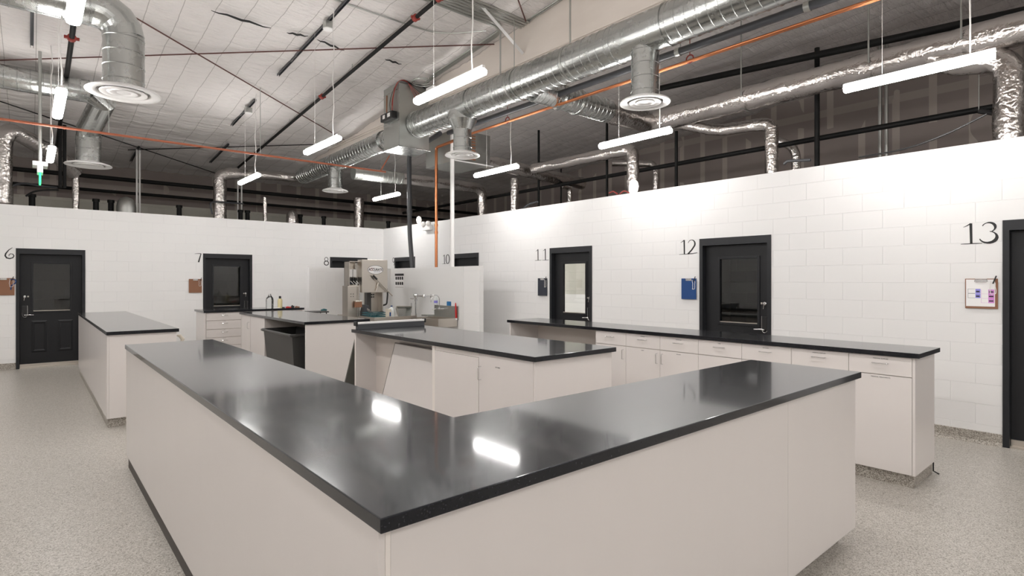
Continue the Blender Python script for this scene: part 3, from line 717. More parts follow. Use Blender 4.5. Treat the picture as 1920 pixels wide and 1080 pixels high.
# --- things on the rear counter
def bottle(name, x, y, z, prof, m_, label, cat, cap=None):
    t = thing(name, label, cat, (x, y, z))
    m = MB(); m.lathe(prof, (x, y, z), seg=20); m.build('body', m_, t, True)
    if cap:
        m = MB(); m.lathe(cap, (x, y, z), seg=16); m.build('cap', 'black', t, True)
    return t
by = 11.8
q = ony(506, 577, by); xb = q.x
bottle('glass_bottle', xb, by, TOP, [(.07, 0), (.074, .02), (.074, .17), (.06, .215), (.03, .25), (.022, .28), (.022, .295)], 'clear', 'tall clear empty bottle on the back worktop', 'bottle')
xb = ony(525, 577, by).x
bottle('shampoo_bottle', xb, by, TOP, [(.042, 0), (.045, .01), (.045, .165), (.022, .195)], 'yellow', 'pale yellow bottle with black cap on the back worktop', 'bottle', [(.023, .195), (.023, .24), (.018, .245)])
for i, (u, w, h, mm, lb) in enumerate(((530, .025, .02, 'black', 'tiny black bit left of the red cap on the back worktop'), (539.5, .04, .03, 'red', 'small red cap lying on the back worktop'), (548, .022, .055, 'black', 'little dark knob standing right of the red cap'), (556, .035, .03, 'brown', 'small dark reddish lump near the end of the back worktop'))):
    x = ony(u, 577, by).x
    m = MB(); m.lathe([(w, 0), (w * 1.05, h * .4), (w * .7, h * .8), (w * .2, h)], (x, by, TOP), seg=14)
    m.lathe([(w * .5, 0), (w * .5, h * .6), (w * .3, h * .7)], (x + w * 1.1, by - .02, TOP), seg=10)
    tag(m.build('bottle_cap', mm, None, True), lb, 'cap')
m = MB(); x = ony(516, 577, by).x; m.box(x - .06, x + .07, by - .10, by + .02, TOP, TOP + .012, .003)
tag(m.build('folded_paper', 'paper'), 'small white folded paper between the two bottles', 'paper')
# teal cloth tray behind the rear middle counter
# ================================================================== WASH AREA
YM = 10.6
def mx(u): return ony(u, 560, YM).x
def mz(v, u=690): return ony(u, v, YM).z
TZ = .90
t = thing('steel_dish_table', 'stainless steel dish table below the dish machine', 'table', (5.4, 10.6, 0))
m = MB(); m.box(5.0, 5.94, 9.85, 11.55, TZ - .045, TZ, .003); m.build('tabletop', 'brushed', t)
m = MB(); m.box(5.0, 5.94, 9.845, 9.865, TZ, TZ + .02, .003); m.box(5.0, 5.02, 9.866, 10.5, TZ, TZ + .02, .003); m.build('raised_edge', 'brushed', t)
for x, y in ((5.05, 9.93), (5.88, 9.93), (5.05, 11.5), (5.88, 11.5)):
    m = MB(); m.tube([(x, y, 0), (x, y, TZ - .045)], .02, 10); m.build('leg', 'brushed', t, True)
# dish machine
t = thing('dish_machine', 'stainless steel commercial dish machine with a raised hood and slanted lever', 'dishwasher', (5.2, 10.9, TZ))
x0, x1 = 4.80, 4.99
m = MB(); m.box(x0, 4.995, YM, 10.85, .0, 1.524, .004); m.box(4.994, 5.069, YM, 10.85, TZ + .002, 1.524, .004); m.build('control_cabinet', 'brushed', t)
m = MB()
for i, (a, b) in enumerate(((4.87, 1.36), (4.92, 1.36), (4.87, 1.31), (4.92, 1.31))): m.lathe([(.009, 0), (.009, .004)], (a, YM, b), (0, -1, 0), 10)
m.build('indicator_dots', 'black', t)
m = MB(); xa, xb2 = 4.84, 5.068
for bxs in ((xa, xa + .012, 10.62, 10.85, 1.524, 2.02), (xa, xb2, 10.83, 10.85, 1.524, 2.02), (xa, xb2, 10.62, 10.85, 2.008, 2.02), (xa, xb2, 10.62, 10.85, 1.524, 1.53)): m.box(*bxs)
m.build('dispenser_housing', 'brushed', t)
for i in range(2):
    m = MB(); m.box(4.89 + i * .085, 4.96 + i * .085, 10.72, 10.83, 1.70, 1.86, .006); m.build('dispenser', 'white', t)
for i in range(3):
    x = 4.865 + i * .062
    m = MB(); m.box(x + .02, x + .07, 10.70, 10.82, 1.60, 1.69, .005); pm = m.build('pump', 'black', t)
    m = MB(); m.tube(fillet([(x + .04, 10.70, 1.62), (x + .07, 10.66, 1.58), (x + .10, 10.66, 1.54)], .02, 4), .006, 6); m.build('hose', 'whitecord', pm, True)
m = MB(); m.box(4.88, 5.06, 10.74, 10.82, 1.55, 1.60, .004); m.build('pump_bracket', 'darkclip', t)
# hood
m = MB(); m.box(5.069, 5.64, YM - .08, 10.72, 1.385, 2.055, .004); m.box(5.20, 5.60, 10.72, 11.2, 1.6, 2.0, .004); hood = m.build('hood', 'brushed', t)
lg = MB(); lg.lathe([(.001, 0), (1, .0), (1, .003)], (0, 0, 0), (0, 1, 0), 40)
for v_ in lg.b.verts: pass
bmesh.ops.scale(lg.b, vec=(.172, 1, .088), verts=lg.b.verts); bmesh.ops.translate(lg.b, vec=(5.365, YM - .0835, 1.85), verts=lg.b.verts)
lo = lg.build('oval_sticker', 'paper', hood)
lg = MB(); lg.tube([(5.365 + .172 * math.cos(2 * PI * i / 40), YM - .084, 1.85 + .088 * math.sin(2 * PI * i / 40)) for i in range(41)], .003, 6); lg.build('sticker_rim', 'darkclip', lo)
text('ACCURATE', .068, 'lettering', 'ink', lo, face_mx(Vector((5.368, YM - .0845, 1.852)), '-y'), bold=.0016, sx=.9)
m = MB(); m.tube([(5.28 + .027 * math.cos(2 * PI * i / 24), YM - .0848, 1.86 + .027 * math.sin(2 * PI * i / 24)) for i in range(25)], .0018, 6); m.build('ring_mark', 'red', lo)
m = MB(); m.tube([(5.22, YM - .085, 1.875), (5.34, YM - .085, 1.885)], .002, 5); m.build('swoosh', 'ink', lo)
text('DISH MACHINES', .02, 'lettering', 'blue', lo, face_mx(Vector((5.40, YM - .0845, 1.81)), '-y'))
m = MB(); a, b = Vector((5.29, YM - .14, 1.73)), Vector((5.72, YM - .14, 1.31)); m.tube([a, b], .013, 10); lv = m.build('lever', 'brushed', t, True)
m = MB(); m.tube([a + (a - b).normalized() * .005, a + (b - a).normalized() * .11], .019, 10); m.build('grip', 'black', lv, True)
m = MB(); m.tube([(5.37, YM - .11, 1.42), (5.41, YM - .12, 1.58)], .016, 8); m.build('link_arm', 'brushed', t, True)
m = MB(); m.box(5.34, 5.64, 10.9, 11.0, TZ + .002, 1.384); m.build('rear_panel', 'brushed', t)
m = MB(); m.box(5.31, 5.40, 10.78, 10.9, TZ + .002, 1.384); m.build('slide_track', 'binplastic', t)
m = MB(); m.box(5.62, 5.645, 10.72, 10.9, TZ + .002, 1.384); m.build('corner_post', 'brushed', t)
m = MB()
for a in (5.42, 5.46, 5.50): m.box(a, a + .025, 10.89, 10.9, 1.32, 1.345); m.box(a, a + .025, 10.89, 10.9, 1.27, 1.295)
m.build('vent_slots', 'black', t)
m = MB(); m.tube([(5.03, YM - .05, 1.55), (5.03, YM - .05, TZ + .01)], .01, 8); m.tube([(4.99, YM - .05, 1.12), (4.99, YM - .05, TZ + .002)], .006, 8); m.build('wash_pipe', 'chrome', t, True)
m = MB(); m.box(4.93, 5.07, YM - .09, YM - .02, 1.09, 1.20, .006); m.build('valve_box', 'brown', t)
m = MB(); m.box(4.93, 5.08, YM - .095, YM - .02, 1.20, 1.225, .004); m.build('valve_cover', 'brushed', t)
m = MB(); m.tube(fillet([(5.655, 10.9, 1.62), (5.74, 10.85, 1.60), (5.80, 10.8, 1.40), (5.77, 10.8, 1.12), (5.70, 10.85, 1.10)], .12, 8), .017, 10); m.build('hose', 'black', t, True)
# rack with dishes on the table
t = thing('dish_rack', 'teal slatted dish rack on the steel table under the hood', 'rack', (5.3, 10.3, TZ))
m = MB(); X0, X1, Y0, Y1 = 5.03, 5.42, 10.12, 10.45
for z in (TZ + .003, TZ + .045, TZ + .085): m.box(X0, X1, Y0, Y0 + .008, z, z + .012); m.box(X0, X1, Y1, Y1 + .008, z, z + .012); m.box(X0, X0 + .008, Y0, Y1, z, z + .012); m.box(X1 - .008, X1, Y0, Y1, z, z + .012)
for i in range(17): x = X0 + i * .024; m.box(x, x + .006, Y0, Y0 + .008, TZ + .003, TZ + .097); m.box(x, x + .006, Y0, Y1, TZ + .003, TZ + .008)
m.build('basket', 'teal', t)
def bowl(x, y, z, r, m_, label, tilt=0.):
    m = MB(); ax = Vector((math.sin(tilt), -.3 * math.sin(tilt), math.cos(tilt)))
    m.lathe([(r * .4, 0), (r * .75, r * .18), (r, r * .5), (r * .96, r * .5), (r * .7, r * .22), (r * .1, .02)], (x, y, z), ax, 24)
    return tag(m.build('bowl', m_, None, True), label, 'bowl', 'bowls in the teal dish rack')
bowl(5.10, 10.28, TZ + .10, .085, 'chrome', 'shiny steel bowl tilted at the left of the teal rack', .7)
bowl(5.32, 10.28, TZ + .10, .10, 'binplastic', 'dark bowl upside down at the right of the teal rack', 2.7)
bowl(5.21, 10.30, TZ + .02, .075, 'chrome', 'small steel bowl between the other two in the teal rack', .2)
m = MB(); m.prism([(5.11, TZ), (5.30, TZ), (5.27, TZ + .22), (5.17, TZ + .24)], 'y', 10.6, 10.75, .01)
tag(m.build('storage_tub', 'greypipe'), 'grey tub behind the dish rack under the hood', 'tub')
# box, jug, steel pan right of the machine
m = MB(); m.box(5.44, 5.545, 10.06, 10.18, TZ, TZ + .165, .003) if False else m.box(5.37, 5.445, 10.0, 10.10, TZ, TZ + .165, .003)
t = m.build('cardboard_box', 'box'); tag(t, 'small tan carton with a blue print on the steel table', 'box')
m = MB(); m.box(5.405, 5.435, 9.998, 10.0, TZ + .02, TZ + .10); m.build('print', 'blue', t)
t = thing('plastic_jug', 'translucent plastic jug between the carton and the steel pan', 'jug', (5.51, 10.1, TZ))
m = MB(); m.lathe([(.06, 0), (.07, .02), (.07, .11), (.045, .17), (.018, .19), (.018, .205)], (5.515, 10.12, TZ), seg=20); m.build('body', 'jug', t, True)
m = MB(); m.lathe([(.02, 0), (.02, .02)], (5.515, 10.12, TZ + .205), seg=14); m.build('cap', 'blue', t)
t = thing('steel_pan', 'deep dark steel pan standing on edge on the table', 'pan', (5.75, 10.1, TZ))
m = MB(); Y = 9.98
o = [(5.55, TZ + .215), (5.90, TZ + .205), (5.875, TZ + .005), (5.60, TZ + .005)]; i_ = [(5.60, TZ + .16), (5.84, TZ + .155), (5.82, TZ + .03), (5.64, TZ + .03)]
V = [[m.b.verts.new((x, y, z)) for x, z in r] for r, y in ((o, Y), (i_, Y + .12), (i_, Y + .13), (o, Y + .01))]
for r0, r1 in zip(V, V[1:] + V[:1]):
    for k in range(4): m.b.faces.new((r0[k], r0[(k + 1) % 4], r1[(k + 1) % 4], r1[k]))
m.b.faces.new(V[1]); m.build('bowl', 'galvdull', t)
m = MB(); m.tube([(x, Y, z) for x, z in o + o[:1]], .008, 6); m.build('rim', 'brushed', t)
# teal cloth at the left of the table
m = MB(); m.box(4.20, 4.545, 10.9, 11.3, TZ + .09, TZ + .115, .004); t = m.build('drying_shelf', 'binplastic'); tag(t, 'narrow dark shelf left of the dish machine behind the rear counter', 'shelf')
for x_, y_ in ((4.23, 10.95), (4.51, 10.95), (4.23, 11.25), (4.51, 11.25)):
    m = MB(); m.tube([(x_, y_, 0), (x_, y_, TZ + .09)], .012, 8); m.build('leg', 'binplastic', t)
m = MB(); m.tube([(4.42, 11.0, TZ + .135), (4.48, 11.0, TZ + .145), (4.54, 11.02, TZ + .135)], [.015, .022, .018], 10)
tag(m.build('cloth', 'teal', None, True), 'crumpled teal cloth lying left of the dish machine', 'cloth')
# poster
P0 = onx(740.5, 513, 6.312); P1 = onx(757.5, 540, 6.312)
t = thing('poster', 'small wash-instruction poster with rows of black icons on the low wall', 'poster', (6.31, (P0.y + P1.y) / 2, P1.z))
y0, y1, z0, z1 = P1.y, P0.y, P1.z, P0.z; H_ = z1 - z0; W_ = y1 - y0
m = MB(); m.box(6.309, 6.3115, y0, y1, z0, z1); sheet = m.build('sheet', 'paper', t)
m = MB(); m.box(6.3082, 6.309, y0 + .005, y1 - .005, z1 - H_ * .16, z1 - .003); m.build('header_bar', 'ink', sheet)
for r_, zc in ((0, .33), (1, .69)):
    for c_ in range(4):
        yc = y1 - W_ * (.16 + .225 * c_); z_ = z1 - H_ * zc
        m = MB(); w = W_ * .085; m.prism([(yc - w, z_ - w), (yc + w, z_ - w * .8), (yc + w * .9, z_ + w), (yc - w * .2, z_ + w * 1.1), (yc - w, z_ + w * .6)], 'x', 6.3082, 6.309); m.build('icon', 'ink', sheet)
m = MB(); m.box(6.3084, 6.309, y0 + .02, y1 - .02, z0 + .012, z0 + .018); m.build('footer_line', 'rust', sheet)
# flush valve
a = onx(768, 557, 6.05); yv = 10.75; xv = 6.12
t = thing('flush_valve', 'tall chrome flush valve and pipe on the low wash wall', 'valve', (xv, yv, .6))
zt = onx(780, 553, xv).z; yv = onx(780, 553, xv).y
m = MB(); m.tube([(xv, yv, .5), (xv, yv, zt - .12)], .018, 12); m.lathe([(.02, 0), (.032, .005), (.032, .03), (.022, .04), (.03, .06), (.045, .075), (.048, .105), (.055, .115), (.05, .14), (.02, .155)], (xv, yv, zt - .125), seg=20); m.build('riser', 'chrome', t, True)
m = MB(); yw = yv - .30; m.tube([(xv, yv, zt - .02), (xv + .02, yv - .14, zt - .02), (xv + .02, yv - .28, zt - .025)], .014, 10); m.lathe([(.02, 0), (.034, .01), (.034, .05), (.02, .06)], (xv + .02, yv - .25, zt - .025), (0, -1, 0), 16); m.tube([(xv + .02, yv - .28, zt - .02), (6.31, yv - .28, zt - .02)], .016, 10); m.lathe([(.035, 0), (.035, .012)], (6.298, yv - .28, zt - .02), (1, 0, 0), 18); m.build('stop_valve', 'chrome', t, True)
m = MB(); m.tube([(xv - .03, yv + .02, zt - .085), (xv - .11, yv + .05, zt - .075)], .008, 8); m.build('lever', 'chrome', t, True)
m = MB(); m.tube([(xv - .02, yv + .16, .95), (xv - .02, yv + .15, zt - .17)], .013, 10); m.build('side_pipe', 'chrome', t, True)
# hand sink
t = thing('hand_sink', 'wall-hung stainless hand sink with a gooseneck tap', 'sink', (6.1, 9.3, .9))
m = MB(); m.box(6.285, 6.311, 8.90, 9.74, .88, 1.13, .003); m.build('splashback', 'galvdull', t)
m = MB()
for bxs in ((5.85, 6.285, 8.93, 8.95, .74, .90), (5.85, 6.285, 9.70, 9.72, .74, .90), (5.85, 5.87, 8.95, 9.70, .74, .90), (6.265, 6.285, 8.95, 9.70, .74, .90), (5.87, 6.265, 8.95, 9.70, .74, .76)): m.box(*bxs, .002)
m.build('basin', 'brushed', t)
yt = onx(824, 600, 6.24).y
m = MB(); m.tube([(6.285, yt - .12, 1.06), (6.24, yt - .12, 1.06), (6.24, yt + .12, 1.06), (6.285, yt + .12, 1.06)], .015, 10); m.lathe([(.022, 0), (.02, .03)], (6.24, yt, 1.06)); tp = m.build('tap_body', 'chrome', t, True)
m = MB(); m.tube([Vector((6.24, yt, 1.08)), Vector((6.24, yt, 1.24))] + arc((6.14, yt, 1.24), (1, 0, 0), (0, 0, 1), .10, 0, PI * .95, 12) + [Vector((6.04, yt, 1.2))], .009, 10); m.build('spout', 'chrome', t, True)
for s_ in (-.10, .10):
    m = MB(); m.tube([(6.22, yt + s_, 1.06), (6.14, yt + s_ * 1.25, 1.045)], [.012, .007], 8); m.build('tap_handle', 'chrome', t, True)
yb_ = onx(820, 600, 6.25).y + .12
t = thing('soap_bottle', 'clear soap bottle with blue label beside the gooseneck tap', 'bottle', (6.24, yb_, 1.13))
m = MB(); m.lathe([(.035, 0), (.04, .01), (.04, .12), (.02, .155), (.012, .17)], (6.295, yb_, 1.131), seg=16); m.build('body', 'jug', t, True)
m = MB(); m.lathe([(.0415, .04), (.0415, .09)], (6.295, yb_, 1.131), seg=16); m.build('label', 'violet', t)
ys_ = onx(841, 588, 6.29).y
m = MB(); m.box(6.285, 6.31, ys_ - .06, ys_ + .06, 1.131, 1.215, .004); tag(m.build('sponge', mat('blue_sponge', (.02, .16, .38), .7)), 'blue sponge block on the sink splashback', 'sponge')
yr_ = onx(849.5, 590, 6.2).y
t = thing('dish_brush', 'red-handled brush standing upright at the sink', 'brush', (6.2, yr_, .9))
m = MB(); m.tube([(6.27, yr_, .90), (6.26, yr_, 1.16), (6.26, yr_, 1.20)], [.016, .014, .007], 10); m.build('handle', 'red', t, True)
m = MB(); m.box(6.25, 6.283, yr_ - .025, yr_ + .025, .865, .90, .004); m.build('bristles', 'paper', t)
t = thing('steel_shelf', 'narrow steel ledge along the low wall left of the hand sink', 'shelf', (6.2, 10, .9))
m = MB(); m.box(6.13, 6.311, 9.745, 9.99, .90, .93, .002); m.build('ledge', 'galvdull', t)
# ================================================================== OVERHEAD
def ribbed(m, p0, p1, r, pitch=.13, seg=40, h=.006, w=.006):
    p0, p1 = Vector(p0), Vector(p1); L = (p1 - p0).length; pr = [(r, 0)]; t = pitch * .5
    while t < L - w * 2:
        pr += [(r, t - w), (r + h, t - w * .4), (r + h, t + w * .4), (r, t + w)]; t += pitch
    pr.append((r, L)); m.lathe(pr, p0, p1 - p0, seg); return m
def foil(m, pts, r, amp=.1, seg=26, fr=.3, step=.07):
    pts = dense(fillet(pts, fr, 8), step); sd = random.uniform(0, 99)
    def rf(i, a):
        p = pts[i]; return r * amp * (noise.noise(Vector((p.x * 3 + math.cos(a) * 1.5 + sd, p.y * 3 + math.sin(a) * 1.5, p.z * 3))) + .5 * noise.noise(Vector((p.x * 11 + math.cos(a) * 4, p.y * 11 + sd, p.z * 11 + math.sin(a) * 4))))
    return m.tube(pts, r, seg, rf=rf)
def rod(m, p, ztop, r=.006): return m.tube([p, (p[0], p[1], ztop)], r, 6)
DX, DZ, DR_ = 5.6, 4.60, .238
t = thing('spiral_duct', 'big galvanised spiral duct running below the painted beam, upper right of the box', 'duct', (DX, 4, DZ), 'spiral ducts')
m = MB(); ribbed(m, (DX, -5, DZ), (DX, 3.70, DZ), DR_); ribbed(m, (DX, 4.45, DZ), (DX, 7.45, DZ), DR_); ribbed(m, (DX, 8.2, DZ), (DX, 9.26, DZ), DR_)
m.build('duct_run', 'galv', t, True, 16)
for a, b in ((3.70, 4.45), (7.45, 8.2)):
    m = MB(); m.lathe([(DR_ + .012, 0), (DR_ + .012, .02), (DR_ + .004, .025), (DR_ + .004, b - a - .025), (DR_ + .012, b - a - .02), (DR_ + .012, b - a)], (DX, a, DZ), (0, 1, 0), 40)
    m.build('tee_section', 'galv', t, True, 16)
for y in (1.9, 6.3, 9.23):
    m = MB(); m.lathe([(DR_, 0), (DR_ + .016, .004), (DR_ + .016, .03), (DR_, .034)], (DX, y - .017, DZ), (0, 1, 0), 40); m.build('joint_ring', 'galv', t, True)
for u in (941, 967, 1072):
    y = onx(u, 130, DX).y; m = MB(); m.tube([(DX - .03, y, DZ + DR_ - .01), (DX - .03, y, roofz(y) - .02)], .013 if u != 967 else .007, 8); m.lathe([(DR_ + .002, 0), (DR_ + .008, 0), (DR_ + .008, .03), (DR_ + .002, .03)], (DX, y - .015, DZ), (0, 1, 0), 40)
    m.build('hanger', 'galvdull', t, True)
# metal box
t = thing('plenum_box', 'tall galvanised sheet-metal box with red wiring where the spiral duct ends', 'air handler', (5.5, 9.5, 4.15))
zb = 4.15
m = MB(); m.box(5.2, 5.855, 9.26, 9.85, zb, roofz(9.85) - .06, .003); m.build('box', 'galvdull', t)
m = MB(); m.box(5.195, 5.2, 9.25, 9.26, zb, 5.3); m.box(5.196, 5.2, 9.26, 9.85, 4.62, 4.63); m.box(5.196, 5.2, 9.26, 9.85, 5.2, 5.21); m.build('seam', 'galv', t)
m = MB(); m.box(5.18, 5.88, 9.24, 9.87, zb - .02, zb, .002); m.build('bottom_tray', 'galv', t)
m = MB(); m.box(5.09, 5.2, 9.33, 9.78, 4.66, 4.80, .01); cb = m.build('control_box', 'black', t)
m = MB(); m.box(5.085, 5.09, 9.40, 9.50, 4.70, 4.77); m.box(5.085, 5.09, 9.60, 9.68, 4.70, 4.77); m.build('relay', 'whitecord', cb)
rnd = random.Random(3)
for i in range(4):
    m = MB(); y = 9.40 + .03 * i
    m.tube(fillet([(5.15, y, 4.79), (5.16 + rnd.uniform(-.02, .01), y + rnd.uniform(-.04, .04), 5.0), (5.17, 9.36 + .02 * i, 5.22), (5.19, 9.24, 5.36), (5.35, 9.22, 5.38 - .01 * i), (5.55 + .06 * i, 9.22, 5.05 + .04 * i)], .1, 5), .0055, 6)
    m.build('red_wire', 'redpaint' if i < 3 else 'black', t, True)
m = MB(); m.tube(fillet([(5.14, 9.62, 4.79), (5.13, 9.6, 4.95), (5.15, 9.63, 5.15)], .05), .014, 8); m.build('braided_cable', 'brown', t, True)
m = MB(); m.tube(fillet([(5.28, 9.24, 5.38), (5.5, 9.23, 5.33), (5.7, 9.22, 5.36), (5.84, 9.2, 5.2)], .1), .014, 8); m.build('black_cable', 'black', t, True)
# rear run of duct
t = thing('spiral_duct', 'galvanised spiral duct behind the metal box, receding to the back', 'duct', (DX, 12, 4.47), 'spiral ducts')
m = MB(); ribbed(m, (5.53, 9.87, 4.5), (5.53, 10.4, 4.5), .19); ribbed(m, (5.53, 10.7, 4.5), (5.53, 15.0, 4.42), .2); m.build('duct_run', 'galv', t, True, 16)
m = MB(); m.lathe([(.215, 0), (.215, .3)], (5.53, 10.4, 4.5), (0, 1, 0), 40); m.build('sleeve', 'galv', t, True)
A = ony(520, 330, 15.3); B = ony(417, 322, 15.3)
m = MB(); foil(m, [(5.53, 15.0, 4.42), (5.4, 15.3, 4.4), (A.x, 15.3, A.z), (B.x + .35, 15.3, B.z)], .11, .12); m.build('flexible_end', 'foil', t, True)
# branch ducts at right
t = thing('spiral_duct', 'galvanised branch duct crossing to the right toward the foil-wrapped duct', 'duct', (7, 6.2, 4.6), 'spiral ducts')
m = MB(); ribbed(m, (5.8, 6.25, 4.56), (7.55, 6.25, 4.56), .19, .1); m.build('duct_run', 'galv', t, True, 16)
m = MB(); m.lathe([(.2, 0), (.215, .01), (.215, .03), (.2, .05)], (6.35, 6.25, 4.56), (1, 0, 0), 36); m.build('joint_ring', 'galv', t, True, 16); m = MB(); m.lathe([(.2, 0), (.215, .01), (.215, .03), (.2, .05)], (6.75, 6.25, 4.56), (1, 0, 0), 36); m.build('joint_ring', 'galv', t, True)
XF, ZF, RF = 8.85, 4.60, .195
t = thing('foil_duct', 'thick foil-wrapped duct running along above the right wall', 'duct', (XF, 3, ZF), 'foil-wrapped ducts')
m = MB(); foil(m, [(7.55, 6.25, 4.56), (XF, 6.28, ZF), (XF, 5.6, ZF), (XF, -3, ZF)], RF, .09, 30, .12); m.build('duct_run', 'foil', t, True)
for y in (4.4, 2.6, 1.6):
    m = MB(); rod(m, (XF - RF - .01, y, ZF), roofz(y), .012); m.box(XF - RF - .02, XF + RF, y - .012, y + .012, ZF - RF - .012, ZF - RF); m.build('hanger', 'galvdull', t)
def fdrop(label, u, vtop, xp, r, path, zb=3.0, m_='foil', plane='x'):
    p = onx(u, vtop, xp) if plane == 'x' else ony(u, vtop, xp)
    t = thing('foil_duct', label, 'duct', (p.x, p.y, zb), 'foil-wrapped ducts')
    pts = [Vector((p.x, p.y, zb)), Vector((p.x, p.y, p.z))]
    if path: pts += [Vector(q) for q in path]
    m = MB(); foil(m, pts, r, .14, 22, .22); m.build('duct_run', 'foil', t, True)
    m = MB(); m.lathe([(r * 1.0, 0), (r * 1.45, .02), (r * 1.4, .06), (r * 1.05, .1)], (p.x, p.y, 3.02), (0, 0, 1), 22); m.build('boot', 'foil', t, True)
    return t
p = onx(1893, 105, XF); fdrop('foil-wrapped downpipe at the far right edge with an elbow behind the long light', 1893, 112, XF, .155, [(XF + .02, p.y + .45, p.z + .05), (XF, p.y + .9, ZF)])
p = onx(1447, 228, 9.2); fdrop('slim foil-wrapped downpipe right of the centre of the right wall', 1447, 232, 9.2, .1, [(p.x, p.y + .25, p.z), (p.x - .05, p.y + .9, p.z + .02), (8.95, p.y + 1.6, 4.5), (XF, p.y + 2.0, ZF)])
p = onx(1187, 285, XF)
t = thing('foil_duct', 'slim foil-wrapped duct running below the first, ending in a downpipe', 'duct', (XF, 8, 4.15), 'foil-wrapped ducts')
m = MB(); foil(m, [(XF, p.y, 3.0), (XF, p.y, 4.19), (XF, 9.5, 4.22)], .115, .13, 24, .18); foil(m, [(7.4, 9.8, 4.28), (XF, 9.78, 4.22), (10.9, 9.85, 4.15)], .15, .13, 24, .2); m.build('duct_run', 'foil', t, True)
fdrop('foil-wrapped downpipe in the middle of the wall top, below the small white light', 965, 335, XF, .1, None)
fdrop('very slim foil downpipe beside the white egg-shaped floodlight', 1230, 316, 11, .075, [(11, onx(1230, 316, 11).y + .1, 4.35), (10.4, onx(1230, 316, 11).y + .8, 4.4)])
fdrop('very slim foil downpipe at the right, behind the black upright pipe', 1493, 275, 10.5, .075, [(10.4, onx(1493, 275, 10.5).y + .5, 4.3)])
fdrop('thin foil downpipe between two foil downpipes above the right wall', 1068, 352, 11, .07, [(10.7, onx(1068, 352, 11).y, 4.15)])
t = thing('foil_duct', 'dark round duct crossing behind the copper riser and bending down', 'duct', (7.5, 12.5, 4.2), 'foil-wrapped ducts')
p = ony(904, 352, 12.5)
m = MB(); ribbed(m, (5.8, 12.5, 4.18), (7.1, 12.5, 4.2), .15); m.build('spiral_part', 'galvdull', t, True)
m = MB(); foil(m, [(7.1, 12.5, 4.2), (p.x, 12.5, 4.22), (p.x, 12.5, 3.0)], .14, .1, 24, .3); m.build('duct_run', 'foil', t, True)
fdrop('foil-wrapped downpipe behind the wall above door 7, with a bend to the right', 412, 326, 15.3, .15, [(B.x + .35, 15.3, B.z)], plane='y')
fdrop('short foil downpipe above the number 8 door', 673, 372, 15.3, .14, None, plane='y')
fdrop('thin foil downpipe left of centre above the back wall', 497, 370, 15.3, .05, None, plane='y')
fdrop('thin foil downpipe above the far-left counter', 142, 330, 15.5, .065, None, plane='y')
A2 = ony(6, 240, 14.6)
fdrop('foil-wrapped downpipe at the far left edge', 5, 262, 14.6, .15, [(A2.x + .1, 14.6, A2.z - .02), (A2.x + .9, 15.2, A2.z - .35), tuple(ony(140, 325, 15.5))], plane='y')
# left ducts
t = thing('spiral_duct', 'galvanised duct at the top left ending in an elbow above the nearer left diffuser', 'duct', (.8, 7.73, 4.7), 'spiral ducts')
LX, LY, LZ, LR = .81, 7.73, 4.66, .20
m = MB(); ribbed(m, (-6, LY, LZ), (.55, LY, LZ), LR, .22); m.build('duct_run', 'galv', t, True, 16)
def gore(m, c, u, w, R, r, n=4, seg=36):
    pts = []
    for i in range(n + 1):
        a = PI / 2 * i / n; pts.append(Vector(c) + (Vector(u) * math.sin(a) + Vector(w) * math.cos(a)) * R)
    return m.tube(pts, r, seg)
m = MB(); gore(m, (.55, LY, LZ - .26), (1, 0, 0), (0, 0, 1), .26, LR + .004); m.build('elbow', 'galv', t)
t = thing('spiral_duct', 'galvanised duct at the left with an angled offset above the farther left diffuser', 'duct', (.8, 12, 4.8), 'spiral ducts')
q = ony(168, 172, 12.0)
m = MB(); ribbed(m, (-6, 12.0, q.z), (q.x, 12.0, q.z), .19, .16); m.build('duct_run', 'galv', t, True, 16)
m = MB(); m.tube([(q.x - .02, 12.0, q.z), (q.x + .2, 12.15, q.z - .1), (.82, 12.9, 4.42), (.82, 13.0, 4.28)], .19, 32); m.build('offset_elbow', 'galv', t)

# round diffusers
def diffuser(x, y, z, R, r, ztop, label, cone=False):
    t = thing('round_diffuser', label, 'air diffuser', (x, y, z), 'round ceiling diffusers on drop pipes')
    m = MB()
    zt = ztop
    if cone:
        m2 = MB(); m2.lathe([(r, 0), (r + .09, .16), (r + .09, .3)], (x, y, ztop - .32), seg=36); m2.build('cone_collar', 'galv', t, True, 16); zt = ztop - .30
    ribbed(m, (x, y, z + .05), (x, y, zt), r, .16); m.build('drop_pipe', 'galv', t, True, 16)
    s = R / .3
    m = MB(); m.lathe([(r + .01, .06), (.19 * s, .055), (.285 * s, .018), (.3 * s, .0), (.296 * s, -.008), (.22 * s, .0), (.205 * s, .02), (.205 * s, .05), (r * .8, .055)][::-1], (x, y, z), seg=48); m.build('outer_ring', 'white', t, True, 50)
    m = MB(); m.lathe([(.19 * s, .004), (.188 * s, -.006), (.135 * s, .004), (.125 * s, .009), (.05, .009)][::-1], (x, y, z), seg=40); m.build('inner_ring', 'white', t, True, 50)
    m = MB(); m.lathe([(.115 * s, .011), (.11 * s, -.002), (.06 * s, .003), (.054 * s, .007), (.01, .007)][::-1], (x, y, z - .001), seg=32); m.build('centre_disc', 'white', t, True, 50)
    m = MB(); m.lathe([(r * .95, .03), (r * .95, .045)], (x, y, z), seg=30); m.build('throat', 'black', t)
diffuser(.81, 7.73, 3.77, .365, .2, LZ - .25, 'largest round white diffuser, top left on a spiral drop pipe')
diffuser(.82, 13.0, 3.77, .365, .195, 4.32, 'round white diffuser at the left, farther back under an angled duct')
diffuser(5.6, 4.05, 3.77, .3, .163, 4.45, 'round white diffuser at upper right, nearest under the big duct')
